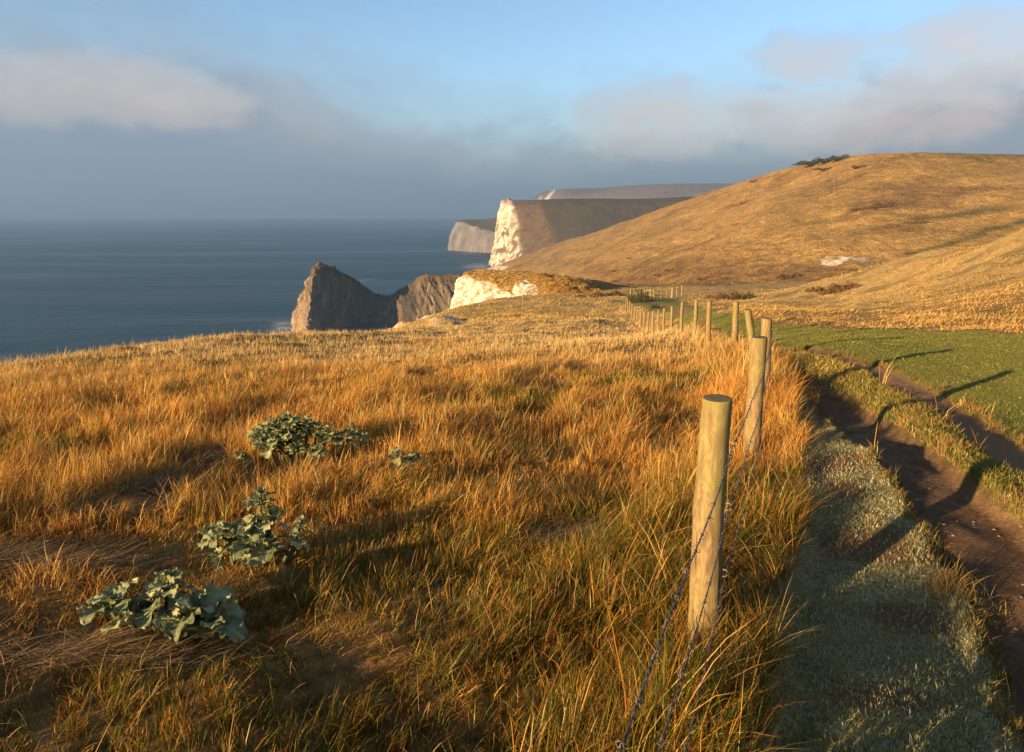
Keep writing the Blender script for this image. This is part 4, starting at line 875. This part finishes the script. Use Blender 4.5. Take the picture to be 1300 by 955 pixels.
# ------------------------------------------------------------------ stones on the paths
sm = N('flint_stone', .7); sm.col(sm.ramp(sm.noise(20, 3), [(.3, (.12, .09, .065)), (.7, (.30, .25, .19))])); SM = sm.m
n = 0
def pebble_mass():
    V, Q, o = [], [], 0; rs = np.random.default_rng(5); N_ = 650
    x = rs.uniform(.6, 6, 6000); y = .9+9*rs.random(6000)**1.6; m = masks(x, y); k = np.where((m['dirt'] > .6) | (m['trk'] > .6))[0][:N_]; x, y = x[k], y[k]; z = ground_z(x, y)
    u = np.linspace(0, math.pi, 6); t = np.arange(8)*math.pi/4; U, T = np.meshgrid(u, t, indexing='ij'); S = np.stack([np.sin(U)*np.cos(T), np.sin(U)*np.sin(T), np.cos(U)], -1).reshape(-1, 3)
    q = np.array([(i*8+j, i*8+(j+1) % 8, (i+1)*8+(j+1) % 8, (i+1)*8+j) for i in range(5) for j in range(8)])
    for i in range(len(x)):
        r = min(rs.lognormal(-5.45, .5), .010); v = S*np.array([r*rs.uniform(.8, 1.5), r, r*.5])*(1+rs.uniform(-.15, .15, (len(S), 1))); V.append(v+np.array([x[i], y[i], z[i]+r*.1])); Q.append(q[:, ::-1]+o); o += len(v)
    ob = np_mesh('path_grit', np.vstack(V), np.vstack(Q), mat=SM); tag(ob, 'scattered grit and small flints on the bare track', 'gravel', kind='stuff')
pebble_mass()

# ------------------------------------------------------------------ haze
def haze():
    X0, X1, Y0, Y1, Z0, Z1 = -29000, 29000, -400, 12800, SEA-8, 330
    V = [(x, y, z) for z in (Z0, Z1) for y in (Y0, Y1) for x in (X0, X1)]; me = bpy.data.meshes.new('haze')
    me.from_pydata(V, [], [(0, 2, 3, 1), (4, 5, 7, 6), (0, 1, 5, 4), (2, 6, 7, 3), (0, 4, 6, 2), (1, 3, 7, 5)])
    m = bpy.data.materials.new('haze_air'); m.use_nodes = True; t = m.node_tree; t.nodes.remove(t.nodes['Principled BSDF']); v = t.nodes.new('ShaderNodeVolumePrincipled')
    v.inputs['Color'].default_value = (.26, .45, .76, 1); v.inputs['Density'].default_value = HAZE; v.inputs['Anisotropy'].default_value = .1
    t.links.new(v.outputs[0], t.nodes['Material Output'].inputs['Volume']); me.materials.append(m); o = bpy.data.objects.new('haze', me); link(o); tag(o, kind='stuff', label='thin bluish sea haze in the air', cat='haze')
HAZE = 2.1e-4
haze()

# ------------------------------------------------------------------ light, sky, camera
sun_dir = np.array([-.78, -.62, 0]); sun_el = math.radians(10.5); az = math.atan2(sun_dir[1], sun_dir[0])
from mathutils import Vector
sv = Vector((math.cos(az)*math.cos(sun_el), math.sin(az)*math.cos(sun_el), math.sin(sun_el)))
L = bpy.data.lights.new('sun', 'SUN'); L.energy = 5.0; L.angle = math.radians(.5); L.color = (1, .67, .35); so = bpy.data.objects.new('sun', L); C.objects.link(so); so.rotation_euler = sv.to_track_quat('Z', 'Y').to_euler()
wd_ = bpy.data.worlds.new('World'); bpy.context.scene.world = wd_; wd_.use_nodes = True; T = wd_.node_tree
class WN(N):
    def __init__(s, t): s.t = t
k = WN(T); bg = T.nodes['Background']; bg.inputs[1].default_value = 1.0
sky = k.n('ShaderNodeTexSky'); sky.sky_type = 'NISHITA'; sky.sun_disc = False; sky.sun_elevation = sun_el; sky.sun_rotation = math.atan2(sv.x, sv.y); sky.altitude = 100; sky.ozone_density = 2.5; sky.dust_density = .6
g = k.n('ShaderNodeTexCoord'); sx = k.n('ShaderNodeSeparateXYZ'); T.links.new(g.outputs['Generated'], sx.inputs[0])
azn = k.math('ARCTAN2', sx.outputs[0], sx.outputs[1])           # 0 ahead, + right
el = sx.outputs[2]
co = k.n('ShaderNodeCombineXYZ'); T.links.new(azn, co.inputs[0]); T.links.new(k.math('MULTIPLY', el, 1.7), co.inputs[1])
n1 = k.noise(3.2, 6, .5, co.outputs[0], .3); n2 = k.noise(2.1, 5, .5, co.outputs[0]); 
mp = k.n('ShaderNodeMapping'); mp.inputs['Location'].default_value = (3.7, 1.3, .8); T.links.new(co.outputs[0], mp.inputs[0]); n3 = k.noise(3.6, 6, .55, mp.outputs[0], .2); n4 = k.noise(9, 6, .6, mp.outputs[0], .3)
# height of the top of the cloud bank along the horizon, measured in sin(elevation)
def bankcurve():
    f = k.math('ADD', k.math('MULTIPLY', azn, .5), .5)           # -1..1 rad -> 0..1
    pts = [(-.9, .20), (-.62, .205), (-.55, .19), (-.47, .215), (-.38, .20), (-.28, .175), (-.15, .145), (-.05, .115), (.08, .115), (.15, .14), (.3, .14), (.42, .165), (.52, .19), (.62, .21), (.9, .25)]
    return k.ramp(f, [(a*.5+.5, b*3) for a, b in pts], 'B_SPLINE')
bk = k.math('MULTIPLY', bankcurve(), 1/3.0)
edge = k.math('ADD', k.math('SUBTRACT', bk, el), k.math('MULTIPLY', k.math('SUBTRACT', n4, .5), .12))
edge = k.math('ADD', edge, k.math('MULTIPLY', k.math('SUBTRACT', n1, .5), .08))
def blob(px, py, rx, ry):
    a, t = ray(px, py); A = math.atan(a); E = t/math.sqrt(1+a*a+t*t); q = [k.math('DIVIDE', k.math('SUBTRACT', p_, c_), r_) for p_, c_, r_ in ((azn, A, rx/FOC), (el, E, ry/FOC))]
    d = k.math('ADD', k.math('MULTIPLY', q[0], q[0]), k.math('MULTIPLY', q[1], q[1])); d = k.math('ADD', d, k.math('MULTIPLY', k.math('SUBTRACT', n4, .5), 3.4)); d = k.math('ADD', d, k.math('MULTIPLY', k.math('SUBTRACT', n5, .5), 1.6)); return k.ramp(k.math('ADD', k.math('MULTIPLY', d, .42), .16), [(.0, 1), (.35, .75), (.95, 0)], 'EASE')
n5 = k.noise(24, 6, .62, mp.outputs[0], .3)
lumps = [(110, 112, 105, 36), (215, 130, 95, 26), (830, 155, 95, 42), (1045, 75, 75, 30), (1110, 145, 120, 38), (960, 140, 90, 30), (1270, 55, 90, 40), (1190, 90, 70, 24)]
lump = None
for b_ in lumps:
    v_ = blob(*b_); lump = v_ if lump is None else k.math('MAXIMUM', lump, v_)
cov = k.ramp(k.math('ADD', k.math('MULTIPLY', edge, 6.0), .45), [(.0, 0), (.35, .25), (.75, .85), (1, 1)], 'EASE')
cov = k.math('MAXIMUM', cov, k.math('MULTIPLY', lump, .75))
skyc = k.mix(1.0, sky.outputs[0], (.105, .104, .105), 'MULTIPLY')
# cloud colour: grey blue low down, cream and pink on the lit tops
band = k.math('DIVIDE', el, bk)
lit = k.math('MULTIPLY', k.ramp(band, [(.3, 0), (.62, 1), (.95, .85), (1.0, .7)]), k.math('MULTIPLY', k.ramp(n3, [(.38, 0), (.62, 1)]), .35)); lit = k.math('MAXIMUM', lit, lump)
right = k.ramp(k.math('ADD', k.math('MULTIPLY', azn, .5), .5), [(.15, .25), (.5, .5), (.8, 1)])
grey = k.mix(right, (.075, .112, .15), (.148, .170, .19))
grey = k.mix(k.ramp(band, [(.0, .0), (.5, .6), (1, 1)]), grey, k.mix(right, (.105, .135, .18), (.165, .19, .225)))
cream = k.mix(right, (.255, .23, .215), (.36, .285, .25))
cc = k.mix(k.math('MULTIPLY', lit, .9), grey, cream)
final = k.mix(cov, skyc, cc)
# sky overhead and behind, out of view, darkened to weaken the ambient fill
over = k.ramp(el, [(.3, 0), (.6, 1)]); final = k.mix(k.math('MULTIPLY', over, .85), final, (.022, .03, .042))
back = k.ramp(k.math('ADD', k.math('MULTIPLY', sx.outputs[1], .5), .5), [(.3, 1), (.5, 0)]); final = k.mix(k.math('MULTIPLY', back, .6), final, (.05, .055, .065))
T.links.new(final, bg.inputs[0])

cam = bpy.data.cameras.new('camera'); co_ = bpy.data.objects.new('camera', cam); C.objects.link(co_); co_.rotation_euler = (math.radians(90)-TH, 0, 0)
cam.sensor_width = 36; cam.lens = 36*FOC/1300; cam.shift_y = -((955/2)-CY)/1300; cam.clip_start = .05; cam.clip_end = 60000
sc = bpy.context.scene; sc.camera = co_
sc.view_settings.view_transform = 'Standard'; sc.view_settings.look = 'None'; sc.view_settings.gamma = 1; sc.view_settings.exposure = 1.4; sc.view_settings.use_curve_mapping = False
sc.cycles.use_denoising = True; sc.cycles.max_bounces = 6; sc.cycles.diffuse_bounces = 2; sc.cycles.transmission_bounces = 3; sc.cycles.volume_bounces = 1; sc.cycles.transparent_max_bounces = 4
sc.cycles.use_adaptive_sampling = True; sc.cycles.adaptive_threshold = .02
